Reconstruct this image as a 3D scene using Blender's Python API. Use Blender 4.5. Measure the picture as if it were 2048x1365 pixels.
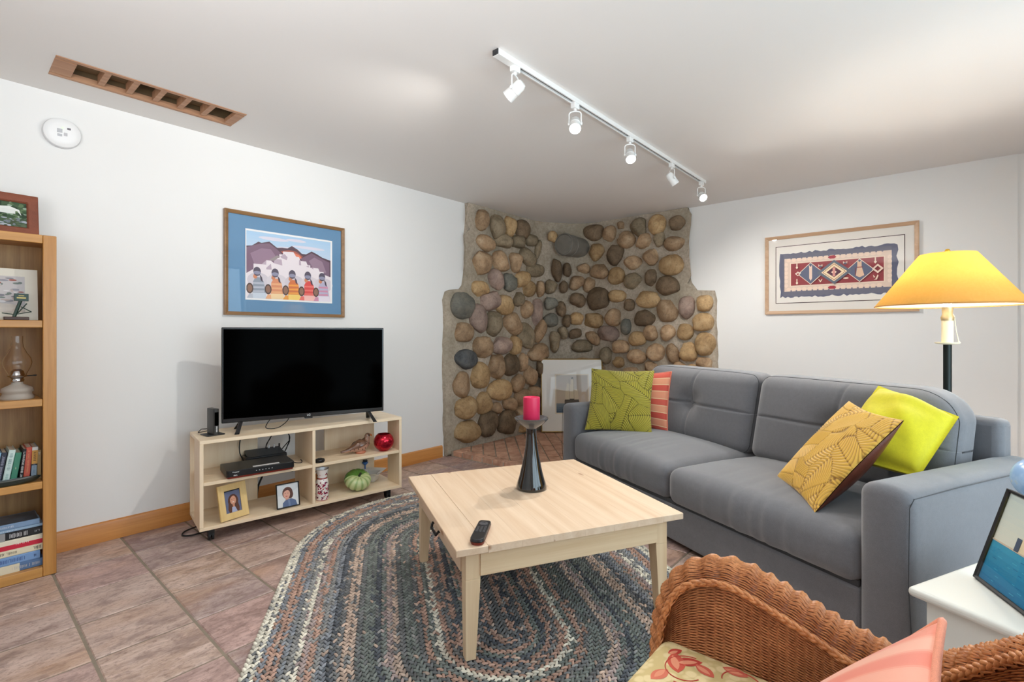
import bpy, bmesh, math, random
import numpy as np
from mathutils import Vector, Matrix, Euler
PI = math.pi
R = math.radians
random.seed(7); NR = np.random.RandomState(11)
for o in list(bpy.data.objects): bpy.data.objects.remove(o)
S = bpy.context.scene
COL = S.collection

# ---------------------------------------------------------------- camera
CZ = 1.11                                   # eye height
cam_d = bpy.data.cameras.new('camera'); cam = bpy.data.objects.new('camera', cam_d); COL.objects.link(cam)
cam_d.sensor_width = 36; cam_d.lens = 36*993.8/2048
cam_d.shift_y = -18.0/2048; cam_d.clip_start = .02
cam.location = (0, 0, CZ)
cam.rotation_euler = (R(90), 0, math.atan2(.65482, .75579)-R(90))
S.camera = cam

# ---------------------------------------------------------------- light and exposure
CEIL, WA, WB = 2.311, 4.76, 3.369            # ceiling height, plane of wall_back, plane of wall_left
XB, YR = -1.9, -1.15                          # wall behind the camera, wall with the glass door
S.view_settings.view_transform = 'Standard'; S.view_settings.look = 'None'
S.view_settings.gamma = 1; S.view_settings.use_curve_mapping = False
S.view_settings.exposure = 0.0
wd = bpy.data.worlds.new('world'); S.world = wd; wd.use_nodes = True
bg = wd.node_tree.nodes['Background']
sky = wd.node_tree.nodes.new('ShaderNodeTexSky'); sky.sky_type = 'HOSEK_WILKIE'; sky.turbidity = 3.5
sky.sun_direction = (.3, -.4, .86)
wd.node_tree.links.new(sky.outputs[0], bg.inputs[0]); bg.inputs[1].default_value = 1.6
def area(name, loc, rot, sx, sy, power, color, spread=180):
    l = bpy.data.lights.new(name, 'AREA'); l.shape = 'RECTANGLE'; l.size = sx; l.size_y = sy
    l.energy = power; l.color = color; l.spread = R(spread)
    o = bpy.data.objects.new(name, l); COL.objects.link(o); o.location = loc; o.rotation_euler = rot
    return o
# daylight at the glass door (right) and an added ceiling fill
area('daylight_door', (1.40, YR-.13, 1.10), (R(97), 0, 0), 3.2, 1.95, 76, (.72, .90, 1.0))
# added fill lamp behind the camera, bounced off the ceiling to brighten the room
area('ceiling_fill', (-.75, .45, 1.5), Vector((.62, .5, .72)).to_track_quat('-Z', 'Y').to_euler(), 1.2, 1.2, 30, (.97, .98, 1.0), 110)

# ---------------------------------------------------------------- mesh helpers
class MB:
    def __init__(s): s.v=[]; s.f=[]; s.c=[]; s.M=None; s.col=None
    def add(s, vs, fs, col=None):
        n=len(s.v); M=s.M
        for p in vs: s.v.append(tuple(M@Vector(p)) if M is not None else tuple(p))
        col = col if col is not None else s.col
        for f in fs: s.f.append(tuple(i+n for i in f)); s.c.append(col)
        return s
    def box(s,x0,x1,y0,y1,z0,z1,col=None):
        return s.add([(x,y,z) for x in(x0,x1) for y in(y0,y1) for z in(z0,z1)],
            [(0,1,3,2),(4,6,7,5),(0,4,5,1),(2,3,7,6),(0,2,6,4),(1,5,7,3)],col)
    def tube(s,path,r,n=8,closed=False,cap=True,col=None):
        P=[Vector(p) for p in path]; k=len(P); rs=r if isinstance(r,(list,tuple)) else [r]*k
        T=[]
        for i in range(k):
            a=P[(i-1)%k] if (closed or i>0) else P[i]; b=P[(i+1)%k] if (closed or i<k-1) else P[i]
            T.append((b-a).normalized() if (b-a).length>1e-9 else Vector((0,0,1)))
        u=T[0].orthogonal().normalized(); vs=[]
        for i in range(k):
            u=(u-T[i]*u.dot(T[i])).normalized(); w=T[i].cross(u)
            for j in range(n):
                a=2*PI*j/n; vs.append(P[i]+(u*math.cos(a)+w*math.sin(a))*rs[i])
        fs=[]
        for i in range(k if closed else k-1):
            for j in range(n):
                a=i*n+j;b=i*n+(j+1)%n;c=((i+1)%k)*n+(j+1)%n;d=((i+1)%k)*n+j; fs.append((a,b,c,d))
        if cap and not closed: fs+= [tuple(range(n-1,-1,-1)),tuple((k-1)*n+j for j in range(n))]
        return s.add(vs,fs,col)
    def cyl(s,p0,p1,r0,r1=None,n=20,col=None): return s.tube([p0,p1],[r0,r0 if r1 is None else r1],n,col=col)
    def lathe(s,prof,n=32,c=(0,0,0),col=None,fn=None):
        vs=[];fs=[];k=len(prof)
        for r,z in prof:
            for j in range(n):
                a=2*PI*j/n; q=r*(fn(a,z) if fn else 1); vs.append((c[0]+q*math.cos(a),c[1]+q*math.sin(a),c[2]+z))
        for i in range(k-1):
            for j in range(n): fs.append((i*n+j,i*n+(j+1)%n,(i+1)*n+(j+1)%n,(i+1)*n+j))
        if prof[0][0]>1e-5: fs.append(tuple(range(n-1,-1,-1)))
        if prof[-1][0]>1e-5: fs.append(tuple((k-1)*n+j for j in range(n)))
        return s.add(vs,fs,col)
    def prism(s,poly,f0,f1,col=None):
        """poly 2D -> two 3D outlines through functions f0, f1, closed into a solid"""
        n=len(poly); vs=[f0(*p) for p in poly]+[f1(*p) for p in poly]
        fs=[tuple(range(n-1,-1,-1)),tuple(range(n,2*n))]+[(i,(i+1)%n,(i+1)%n+n,i+n) for i in range(n)]
        return s.add(vs,fs,col)
    def grid(s,A,cu=False,cv=False,col=None,flip=False):
        A=np.asarray(A); nu,nv=A.shape[:2]; vs=[tuple(p) for p in A.reshape(-1,3)]; fs=[]
        for i in range(nu if cu else nu-1):
            for j in range(nv if cv else nv-1):
                q=(i*nv+j,((i+1)%nu)*nv+j,((i+1)%nu)*nv+(j+1)%nv,i*nv+(j+1)%nv); fs.append(q[::-1] if flip else q)
        return s.add(vs,fs,col)
def link(name, data, parent=None, label=None):
    o=bpy.data.objects.new(name,data); COL.objects.link(o)
    if parent is not None: o.parent=parent
    if label: o['label']=label
    return o
def mesh(mb,name='mesh',mat=None,smooth=True,angle=35,recalc=False):
    me=bpy.data.meshes.new(name); me.from_pydata(mb.v,[],mb.f)
    if any(c is not None for c in mb.c):
        at=me.color_attributes.new('Col','BYTE_COLOR','CORNER'); arr=[]
        for f,c in zip(mb.f,mb.c):
            c=c or (.5,.5,.5); arr+= (list(c[:3])+[1.0])*len(f)
        at.data.foreach_set('color',arr)
    if recalc:
        b=bmesh.new(); b.from_mesh(me); bmesh.ops.recalc_face_normals(b,faces=b.faces); b.to_mesh(me); b.free()
    me.update()
    if smooth:
        me.polygons.foreach_set('use_smooth',[True]*len(me.polygons)); me.set_sharp_from_angle(angle=R(angle))
    if mat: me.materials.append(mat)
    return me
def part(name,mb,mat,parent,bevel=0,smooth=True,label=None,angle=35,seg=2,recalc=True,loc=None,rot=None):
    o=link(name,mesh(mb,name,mat,smooth,angle,recalc),parent,label)
    if bevel:
        m=o.modifiers.new('bevel','BEVEL'); m.width=bevel; m.segments=seg; m.limit_method='ANGLE'; m.angle_limit=R(40)
        o.data.polygons.foreach_set('use_smooth',[True]*len(o.data.polygons)); m.harden_normals=False
    if loc: o.location=loc
    if rot: o.rotation_euler=rot
    return o
def tag(o,label,cat,group=None,kind=None):
    o['label']=label; o['category']=cat
    if group: o['group']=group
    if kind: o['kind']=kind
    return o
def thing(name,label,cat,loc,rz=0,group=None,rot=None):
    o=link(name,None); o.empty_display_size=.05; o.location=loc; o.rotation_euler=rot if rot else (0,0,R(rz))
    return tag(o,label,cat,group)
def struct(name,mb,mat,bevel=0,parent=None,**k):
    o=part(name,mb,mat,parent,bevel,**k)
    if parent is None: o['kind']='structure'
    return o
def text_mesh(txt,size,ext=.0004):
    c=bpy.data.curves.new('lettering','FONT'); c.body=txt; c.size=size; c.extrude=ext; c.align_x='CENTER'; c.align_y='CENTER'
    o=bpy.data.objects.new('lettering',c); COL.objects.link(o); bpy.context.view_layer.update()
    me=bpy.data.meshes.new_from_object(o.evaluated_get(bpy.context.evaluated_depsgraph_get()))
    bpy.data.objects.remove(o); return me
def lettering(txt,size,mat,parent,loc,rot,label=None):
    me=text_mesh(txt,size); me.materials.clear(); me.materials.append(mat)
    o=link('lettering',me,parent,label); o.location=loc; o.rotation_euler=rot; return o

# ---------------------------------------------------------------- materials
class N:
    def __init__(s,name):
        s.m=bpy.data.materials.new(name); s.m.use_nodes=True; s.t=s.m.node_tree
        s.b=s.t.nodes['Principled BSDF']; s.out=s.t.nodes['Material Output']
    def n(s,typ,**k):
        x=s.t.nodes.new('ShaderNode'+typ)
        for a,b in k.items():
            if hasattr(x,a) and a not in('Scale',): 
                try: setattr(x,a,b); continue
                except Exception: pass
            x.inputs[a].default_value=b
        return x
    def l(s,a,b): s.t.links.new(a,b)
    def set(s,**k):
        for a,b in k.items():
            a=a.replace('_',' '); s.b.inputs[a].default_value=(*b,1) if s.b.inputs[a].type=='RGBA' and len(b)==3 else b
        return s
    def coord(s,scale=(1,1,1),kind='Object',rnd=False,rot=(0,0,0)):
        tc=s.n('TexCoord'); mp=s.n('Mapping'); mp.inputs['Scale'].default_value=scale; mp.inputs['Rotation'].default_value=rot
        s.l(tc.outputs[kind],mp.inputs['Vector'])
        if rnd:
            oi=s.n('ObjectInfo'); mu=s.n('Math',operation='MULTIPLY'); mu.inputs[1].default_value=37.0
            s.l(oi.outputs['Random'],mu.inputs[0]); s.l(mu.outputs[0],mp.inputs['Location'])
        return mp.outputs[0]
    def noise(s,vec,scale,detail=3,rough=.55,dist=0):
        x=s.n('TexNoise'); x.inputs['Scale'].default_value=scale; x.inputs['Detail'].default_value=detail
        x.inputs['Roughness'].default_value=rough; x.inputs['Distortion'].default_value=dist
        if vec is not None: s.l(vec,x.inputs['Vector'])
        return x.outputs['Fac']
    def ramp(s,fac,stops):
        x=s.n('ValToRGB'); e=x.color_ramp.elements
        while len(e)<len(stops): e.new(.5)
        for i,(p,c) in enumerate(stops): e[i].position=p; e[i].color=(*c,1)
        s.l(fac,x.inputs[0]); return x.outputs[0]
    def mix(s,fac,a,b,mode='MIX'):
        x=s.n('Mix',data_type='RGBA'); x.blend_type=mode; x.clamp_factor=True
        for v,i in((fac,0),(a,6),(b,7)):
            if hasattr(v,'is_output'): s.l(v,x.inputs[i])
            else: x.inputs[i].default_value=v if i==0 else (*v,1)
        return x.outputs[2]
    def bump(s,h,strength=.3,dist=.01):
        x=s.n('Bump'); x.inputs['Strength'].default_value=strength; x.inputs['Distance'].default_value=dist
        s.l(h,x.inputs['Height']); s.l(x.outputs[0],s.b.inputs['Normal']); return s
    def base(s,c): s.l(c,s.b.inputs['Base Color']); return s
def lin(r,g,b):
    f=lambda c:(c/255/12.92) if c/255<=.04045 else ((c/255+.055)/1.055)**2.4
    return (f(r),f(g),f(b))
def plain(name,rgb,rough=.5,metal=0,noise=0,bump=0,bs=60,spec=None,coat=0):
    k=N(name); k.set(Base_Color=lin(*rgb),Roughness=rough,Metallic=metal)
    if spec is not None: k.set(Specular_IOR_Level=spec)
    if coat: k.set(Coat_Weight=coat,Coat_Roughness=.05)
    if noise:
        v=k.coord(); c=lin(*rgb); f=k.noise(v,14,4)
        k.base(k.ramp(f,[(.3,tuple(x*(1-noise) for x in c)),(.7,tuple(min(1,x*(1+noise)) for x in c))]))
    if bump: k.bump(k.noise(k.coord(),bs,4),bump,.004)
    return k.m
def vcol(name,rough=.6,spec=.4,bump=0,bs=80,coat=0):
    k=N(name); a=k.n('VertexColor',layer_name='Col'); k.base(a.outputs[0]); k.set(Roughness=rough,Specular_IOR_Level=spec)
    if coat: k.set(Coat_Weight=coat,Coat_Roughness=.04)
    if bump: k.bump(k.noise(k.coord(),bs,3),bump,.003)
    return k.m
def wood(name,light,dark,axis=0,rough=.4,freq=1.0,knots=None,rnd=True,contrast=1):
    """grain runs along the given object axis; growth rings, fine pores and optional knots"""
    k=N(name); sc=[16*freq]*3; sc[axis]=1.1*freq; v=k.coord(tuple(sc),rnd=rnd)
    f=k.noise(v,1.0,5,.62,.8); sc2=[130*freq]*3; sc2[axis]=4*freq; g=k.noise(k.coord(tuple(sc2),rnd=rnd),1,2)
    w=k.n('TexWave',wave_type='BANDS',bands_direction='X' if axis!=0 else 'Y'); w.inputs['Scale'].default_value=.35; w.inputs['Distortion'].default_value=5; w.inputs['Detail'].default_value=2
    k.l(v,w.inputs['Vector'])
    a=k.mix(.13,f,w.outputs['Fac']); L,D=lin(*light),lin(*dark)
    c=k.ramp(a,[(.5-.28*contrast,D),(.5,tuple((x*.4+y*.6) for x,y in zip(D,L))),(.5+.2*contrast,L)])
    c=k.mix(.2,c,k.ramp(g,[(.3,D),(.6,L)]))
    if knots:
        sk=[9,9,9]; sk[axis]=3.2; vo=k.n('TexVoronoi'); vo.inputs['Scale'].default_value=1; k.l(k.coord(tuple(sk),rnd=rnd),vo.inputs['Vector'])
        m=k.ramp(vo.outputs['Distance'],[(.03,(1,1,1)),(.11,(0,0,0))]); c=k.mix(m,c,lin(*knots))
    k.base(c); k.set(Roughness=rough); k.bump(g,.06,.002); return k.m
def fabric(name,rgb,rough=.95,var=.12,bump=.25,scale=900,sheen=.3):
    k=N(name); v=k.coord(); c=lin(*rgb); a=k.noise(v,7,4); f=k.noise(v,scale,2,.7)
    c1=k.ramp(a,[(.3,tuple(x*(1-var) for x in c)),(.7,tuple(min(1,x*(1+var)) for x in c))])
    c2=k.mix(k.ramp(f,[(.35,(0,0,0)),(.65,(1,1,1))]),tuple(x*.72 for x in c),tuple(min(1,x*1.25) for x in c))
    mo=k.noise(v,55,4,.75); c1=k.mix(k.ramp(mo,[(.35,(.55,.55,.55)),(.65,(0,0,0))]),c1,tuple(x*.68 for x in c)); k.base(k.mix(.5,c1,c2)); k.set(Roughness=rough,Specular_IOR_Level=.15,Sheen_Weight=sheen,Sheen_Roughness=.5); k.bump(f,bump,.0015); return k.m
def glass_pane(name,tint=(1,1,1)):
    k=N(name); fr=k.n('Fresnel'); fr.inputs[0].default_value=1.45; tr=k.n('BsdfTransparent'); tr.inputs[0].default_value=(*tint,1)
    gl=k.n('BsdfGlossy'); gl.inputs['Roughness'].default_value=.015; mx=k.n('MixShader'); ge=k.n('NewGeometry'); iv=k.n('Math',operation='SUBTRACT'); iv.inputs[0].default_value=1; k.l(ge.outputs['Backfacing'],iv.inputs[1])
    mu=k.n('Math',operation='MULTIPLY'); k.l(fr.outputs[0],mu.inputs[0]); k.l(iv.outputs[0],mu.inputs[1]); k.l(mu.outputs[0],mx.inputs[0]); k.l(tr.outputs[0],mx.inputs[1]); k.l(gl.outputs[0],mx.inputs[2]); k.l(mx.outputs[0],k.out.inputs[0]); return k.m
def emit(name,rgb,st):
    k=N(name); k.set(Base_Color=rgb,Emission_Color=rgb,Emission_Strength=st); return k.m

def wallpaint(name,rgb,b=.05):
    k=N(name); k.set(Base_Color=lin(*rgb),Roughness=.85,Specular_IOR_Level=.25); k.bump(k.noise(k.coord(kind='Object'),90,3),b,.004); return k.m
M_WALL=wallpaint('wall_paint',(238,237,235)); M_CEIL=wallpaint('ceiling_paint',(232,229,226),.04)
M_PINE=wood('orange_pine',(222,158,88),(186,116,54),0,.35,knots=(110,60,30))
M_WHITE=plain('white_enamel',(238,238,236),.35); M_BLACK=plain('black_plastic',(20,20,22),.35); M_BLACKM=plain('matte_black',(26,26,27),.6)
M_GLASS=glass_pane('picture_glass')
M_LET=plain('white_print',(225,225,225),.5)
# ================================================================ ROOM SHELL
def slab(name,boxes,mat,**k):
    m=MB()
    for b in boxes: m.box(*b)
    return struct(name,m,mat,smooth=False,**k)
M_GROUT=plain('grout',(140,128,112),.9,0,.15,.3,200)
floor=slab('floor',[(XB-.1,WA+.12,YR-.1,WB+.12,-.12,-.0035)],M_GROUT)
def tile_mat():
    k=N('slate_tile'); v=k.coord((4.2,10,10),rnd=True); f=k.noise(v,1.0,7,.72,1.6); g=k.noise(k.coord((45,80,60),rnd=True),1,5,.75,.6); h=k.noise(k.coord((2,5,4),rnd=True),1,2)
    oi=k.n('ObjectInfo')
    A=k.ramp(oi.outputs['Random'],[(0,lin(164,134,128)),(.3,lin(186,160,150)),(.55,lin(180,152,132)),(.8,lin(192,168,158)),(1,lin(154,132,132))])
    B=k.ramp(oi.outputs['Random'],[(0,lin(205,172,166)),(.5,lin(216,190,176)),(1,lin(200,180,172))])
    c=k.mix(k.ramp(f,[(.40,(0,0,0)),(.60,(1,1,1))]),A,B); c=k.mix(k.ramp(g,[(.36,(.6,.6,.6)),(.50,(0,0,0))]),c,lin(126,100,90))
    c=k.mix(k.ramp(h,[(.55,(0,0,0)),(.75,(.45,.45,.45))]),c,lin(186,142,104)); q=k.noise(k.coord((4,9,6),rnd=True),1.3,4,.7,.8); c=k.mix(k.ramp(q,[(.48,(0,0,0)),(.66,(.62,.62,.62))]),c,lin(122,98,92)); k.base(c); k.set(Roughness=.42,Specular_IOR_Level=.4)
    k.bump(k.mix(.5,f,g),.5,.006); return k.m
M_TILE=tile_mat()
TP,TQ=.302,.3005
def tile_mesh(sx,sy,i):
    m=MB(); rr=random.Random(i); j=lambda:rr.uniform(-.0012,.0012); b=.0035
    V=[]
    for z,e in((-.012,0),(-.0035,0),(0,b)):
        for x,y in((-1,-1),(1,-1),(1,1),(-1,1)): V.append((x*(sx/2-e)+(j() if z==0 else 0),y*(sy/2-e)+(j() if z==0 else 0),z+(rr.uniform(-.0008,0) if z==0 else 0)))
    m.add(V,[(8,9,10,11)]+[(k+r*4,(k+1)%4+r*4,(k+1)%4+r*4+4,k+r*4+4) for r in(0,1) for k in range(4)])
    return mesh(m,'tile',M_TILE,False)
TV=[tile_mesh(TP-.0095,TQ-.0080,i) for i in range(8)]
rest=MB(); k_=0
for i in range(-8,16):
    for j in range(-4,17):
        x0=.3435+TP*i; y1=2.771+.3005*2-TQ*j; xc=x0+TP/2; yc=y1-TQ/2
        if xc>WA+.1 or yc<YR or xc<XB: continue
        if -2<=i and yc>-.3:
            o=link('tile',TV[k_%8],floor); o.location=(xc,yc,0); o.rotation_euler=(0,0,PI*(k_%3==1)); k_+=1
        else: rest.box(xc-.145,xc+.145,yc-.146,yc+.146,-.012,0)
o=part('tile_field',rest,M_TILE,floor,smooth=False); o['kind']='stuff'

slab('wall_left',[(XB-.1,WA+.12,WB,WB+.12,-.12,CEIL+.15)],M_WALL)
slab('wall_back',[(WA,WA+.12,-.383,WB,-.12,CEIL+.15),(WA+.012,WA+.12,YR-.1,-.383,-.12,CEIL+.15)],M_WALL)
D0,D1,DZ=-.25,3.06,2.14
slab('wall_right',[(XB-.1,D0,YR-.1,YR,-.12,CEIL+.15),(D1,WA+.012,YR-.1,YR,-.12,CEIL+.15),(D0,D1,YR-.1,YR,DZ,CEIL+.15),(D0,D1,YR-.1,YR,-.12,.04)],M_WALL)
slab('wall_rear',[(XB-.1,XB,YR,WB,-.12,CEIL+.15)],M_WALL)
V0,V1,V2,V3=.333,1.114,2.9,3.135            # ceiling vent opening
slab('ceiling',[(XB-.1,V0,YR-.1,WB+.1,CEIL,CEIL+.15),(V1,WA+.12,YR-.1,WB+.1,CEIL,CEIL+.15),(V0,V1,YR-.1,V2,CEIL,CEIL+.15),(V0,V1,V3,WB+.1,CEIL,CEIL+.15)],M_CEIL)
# glass door (right, out of frame) and window behind the camera
def window(name,along,a0,a1,z0,z1,at,panes,fw=.055):
    m=MB(); g=MB(); bx=(lambda u0,u1,z_0,z_1,d0,d1,M: M.box(u0,u1,at+d0,at+d1,z_0,z_1)) if along=='x' else (lambda u0,u1,z_0,z_1,d0,d1,M: M.box(at+d0,at+d1,u0,u1,z_0,z_1))
    bx(a0,a1,z1-fw,z1,-.08,0.005,m); bx(a0,a1,z0,z0+fw,-.08,.005,m)
    st=(a1-a0)/panes
    for i in range(panes+1):
        u=min(max(a0+st*i-fw/2,a0),a1-fw); bx(u,u+fw,z0+fw,z1-fw,-.08,.005,m)
    w=struct(name,m,M_WHITE,smooth=False)
    for i in range(panes):
        g=MB(); bx(a0+st*i+fw*.9,a0+st*(i+1)-fw*.9,z0+fw,z1-fw,-.012,-.008,g); part('pane',g,M_GLASS,w,smooth=False)
window('door_1','x',D0,D1,.04,DZ,YR,3)
def baseboard(name,prof_to,l0,l1):
    m=MB(); pr=[(0,.0),(.018,.0),(.018,.088),(.014,.098),(.006,.103),(0,.103)]
    m.prism(pr,lambda d,z:prof_to(l0,d,z),lambda d,z:prof_to(l1,d,z)); return struct(name,m,M_PINE)
baseboard('baseboard_left',lambda u,d,z:(u,WB-d,z),.36,2.93); 
MP2=wood('orange_pine_side',(205,140,70),(165,95,40),1,.35,knots=(110,60,30))
m=MB(); m.prism([(0,0),(.018,0),(.018,.088),(.006,.103),(0,.103)],lambda d,z:(WA-d,-.383,z),lambda d,z:(WA-d,1.56,z)); struct('baseboard_back',m,MP2)

# ---------------------------------------------------------------- river-stone fireplace corner
ST_L="3.38 2.18 0.17 0.20 0 T;3.59 2.18 0.20 0.24 0 G;3.78 2.20 0.16 0.19 5 O;3.98 2.22 0.21 0.19 10 D;3.44 1.96 0.25 0.14 10 T;3.69 2.01 0.25 0.15 0 G;3.91 2.04 0.18 0.14 0 G;4.13 2.09 0.18 0.13 0 G;3.38 1.77 0.23 0.22 5 T;3.65 1.81 0.24 0.19 0 T;3.87 1.83 0.19 0.20 -10 T;4.06 1.89 0.25 0.17 30 G;4.19 1.77 0.28 0.13 0 G;3.57 1.62 0.20 0.18 15 P;3.78 1.60 0.21 0.17 20 B;3.98 1.66 0.23 0.15 -20 O;3.36 1.52 0.21 0.14 0 O;4.08 1.57 0.18 0.16 10 O;3.50 1.41 0.26 0.18 -15 P;3.13 1.35 0.27 0.23 10 B;3.71 1.38 0.27 0.19 10 O;3.91 1.44 0.13 0.15 15 G;3.33 1.24 0.21 0.26 -15 P;3.54 1.19 0.21 0.23 -15 G;3.82 1.20 0.28 0.21 25 T;4.04 1.35 0.15 0.18 0 T;4.23 1.33 0.16 0.28 0 P;4.03 1.06 0.26 0.27 10 G;3.14 1.10 0.23 0.18 -5 T;3.39 0.97 0.24 0.20 0 T;3.66 0.98 0.28 0.17 0 P;3.87 0.97 0.17 0.20 0 O;3.17 0.86 0.27 0.17 0 K;4.25 0.88 0.34 0.19 -15 T;3.35 0.70 0.23 0.23 10 O;3.58 0.77 0.22 0.23 0 T;3.79 0.78 0.21 0.21 0 D;3.99 0.79 0.16 0.18 20 T;3.11 0.63 0.23 0.22 0 T;4.10 0.65 0.20 0.23 0 T;3.90 0.58 0.18 0.18 0 T;3.63 0.54 0.34 0.19 0 O;3.40 0.43 0.18 0.20 0 O;3.17 0.41 0.27 0.20 5 O;3.78 0.38 0.20 0.13 20 T;3.99 0.42 0.26 0.18 0 T;3.58 0.36 0.14 0.11 0 T;3.46 0.23 0.25 0.23 0 D;3.73 0.21 0.26 0.23 0 D;3.20 0.19 0.32 0.19 0 O;3.94 0.26 0.17 0.16 0 T;4.01 0.11 0.18 0.10 0 O;4.19 0.46 0.21 0.17 0 T;4.19 0.23 0.24 0.17 0 T"
ST_R="2.90 2.22 0.24 0.17 0 D;2.69 2.16 0.14 0.16 10 T;2.56 2.23 0.07 0.08 0 T;2.35 2.22 0.18 0.19 0 G;2.15 2.19 0.17 0.19 15 O;1.95 2.16 0.15 0.15 -15 D;2.49 2.07 0.18 0.17 25 T;2.30 2.03 0.16 0.16 0 T;2.13 2.03 0.11 0.14 0 G;1.98 1.98 0.19 0.14 -10 T;2.86 1.98 0.19 0.18 0 O;2.62 1.93 0.18 0.21 20 D;2.42 1.83 0.19 0.14 -10 T;2.22 1.86 0.15 0.17 0 T;2.01 1.77 0.23 0.19 0 O;2.80 1.76 0.21 0.16 20 T;2.61 1.70 0.18 0.18 0 O;2.42 1.64 0.19 0.16 0 G;2.22 1.66 0.11 0.16 0 D;2.04 1.56 0.22 0.18 20 D;2.94 1.63 0.12 0.16 15 T;2.83 1.47 0.24 0.24 0 D;2.60 1.49 0.19 0.12 5 O;2.25 1.44 0.25 0.16 5 O;2.47 1.39 0.13 0.12 0 D;2.06 1.32 0.22 0.20 5 T;1.85 1.35 0.14 0.21 0 P;1.69 1.38 0.15 0.14 0 O;2.89 1.24 0.23 0.17 0 O;2.65 1.27 0.18 0.18 10 T;2.29 1.25 0.21 0.16 0 D;2.50 1.17 0.11 0.16 0 B;1.70 1.20 0.18 0.16 0 O;2.89 1.04 0.22 0.12 35 T;2.71 1.09 0.24 0.16 10 P;2.37 1.04 0.18 0.14 5 O;2.22 1.10 0.15 0.15 0 T;2.04 1.10 0.14 0.15 0 T;1.87 1.12 0.15 0.16 0 O;2.56 0.95 0.18 0.14 0 T;1.68 1.00 0.17 0.20 0 O;2.73 0.86 0.14 0.17 0 G;2.37 0.86 0.20 0.14 5 T;2.17 0.91 0.17 0.16 0 T;1.99 0.90 0.12 0.18 -10 T;1.84 0.92 0.16 0.17 0 O;2.59 0.79 0.13 0.11 0 O;1.68 0.82 0.15 0.13 0 T;2.43 0.69 0.19 0.12 0 T;2.22 0.76 0.13 0.11 0 T;1.92 0.77 0.13 0.10 0 T;2.85 0.69 0.18 0.14 0 T;1.81 0.75 0.11 0.10 0 O;2.61 0.61 0.16 0.15 0 O;2.78 0.50 0.22 0.17 0 D;2.54 0.45 0.21 0.16 0 T;2.32 0.55 0.20 0.16 0 O;2.10 0.61 0.19 0.15 0 T;1.90 0.62 0.18 0.15 0 O;1.71 0.63 0.17 0.17 0 T;2.78 0.28 0.25 0.17 0 D;2.47 0.29 0.20 0.14 0 T;2.23 0.38 0.19 0.16 0 O;2.00 0.44 0.18 0.16 0 T;1.79 0.42 0.19 0.17 0 T"
ST_F="0.00 2.00 0.08 0.19 10 G;0.02 1.58 0.11 0.17 0 T;0.15 1.60 0.14 0.15 0 G;0.21 1.78 0.12 0.23 0 D;0.14 1.42 0.18 0.13 0 B;0.14 1.24 0.18 0.14 0 B;0.26 1.36 0.12 0.16 0 D;0.02 1.12 0.14 0.24 15 T;0.02 0.71 0.09 0.17 0 D;0.19 1.01 0.12 0.23 0 G;0.16 2.14 0.12 0.12 0 O;0.10 0.54 0.13 0.19 0 D;0.14 0.30 0.13 0.17 0 T;0.39 2.08 0.14 0.13 0 D;0.52 1.81 0.17 0.11 5 T;0.44 1.65 0.17 0.15 0 T;0.45 1.46 0.19 0.15 20 D;0.44 1.25 0.16 0.14 0 O;0.42 1.09 0.16 0.10 -10 D;0.51 0.95 0.26 0.14 0 G;0.33 1.23 0.11 0.13 0 D;0.28 1.10 0.12 0.13 0 G;0.33 1.79 0.10 0.14 0 D;0.29 1.60 0.10 0.13 0 D;0.32 0.73 0.16 0.15 0 D;0.51 0.75 0.18 0.18 0 T;0.55 0.55 0.19 0.18 0 T;0.39 0.53 0.16 0.17 0 D;0.51 0.35 0.19 0.18 0 T"
fp=thing('stone_fireplace','floor to ceiling river stone corner wall set in rough mortar','fireplace',(4.3,3.0,0))
OFF=Vector((4.3,3.0,0))
def mortar_mat():
    k=N('mortar'); v=k.coord(); a=k.noise(v,2.2,4,.6,.4); b=k.noise(v,45,5,.7)
    c=k.ramp(a,[(.3,lin(158,148,130)),(.5,lin(186,173,156)),(.72,lin(206,192,176))]); c=k.mix(k.ramp(b,[(.35,(.5,.5,.5)),(.6,(0,0,0))]),c,lin(132,120,102))
    k.base(c); k.set(Roughness=.95,Specular_IOR_Level=.1); k.bump(k.mix(.6,a,b),.55,.012); return k.m
M_MORT=mortar_mat()
DM=.05
def slab_wavy(name,outl,place,edge):
    """mortar slab: outline (u,z) towards the room at depth DM, with a rounded free edge"""
    m=MB(); n=len(outl)
    rings=[]
    cx=sum(p[0] for p in outl)/n; cz=sum(p[1] for p in outl)/n
    def ring(d,ins):
        r=[]
        for i,p in enumerate(outl):
            a=Vector(outl[i-1]);b=Vector(outl[(i+1)%n]); t=(b-a).normalized(); nn=Vector((-t[1],t[0]))
            if nn.dot(Vector((cx-p[0],cz-p[1])))<0: nn=-nn
            q=Vector(p)+nn*(ins if edge(p) else 0); r.append(place(q[0],q[1],d))
        return r
    for d,ins in((0,0),(DM*.55,.001),(DM*.85,.010),(DM,.028)): rings.append(ring(d,ins))
    for r in rings: m.add(r,[])
    for k in range(3):
        for i in range(n): m.f.append((k*n+i,k*n+(i+1)%n,(k+1)*n+(i+1)%n,(k+1)*n+i)); m.c.append(None)
    m.f.append(tuple(3*n+i for i in range(n))); m.c.append(None)
    return part(name,m,M_MORT,fp,angle=60)
def dense(pts,wob):
    out=[]; rr=random.Random(3)
    for i in range(len(pts)-1):
        a,b=pts[i],pts[i+1]; k=max(1,int(math.hypot(b[0]-a[0],b[1]-a[1])/.05))
        for j in range(k): out.append((a[0]+(b[0]-a[0])*j/k+rr.uniform(-wob,wob),a[1]+(b[1]-a[1])*j/k))
    return out+[pts[-1]]
top=CEIL-.001
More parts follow.
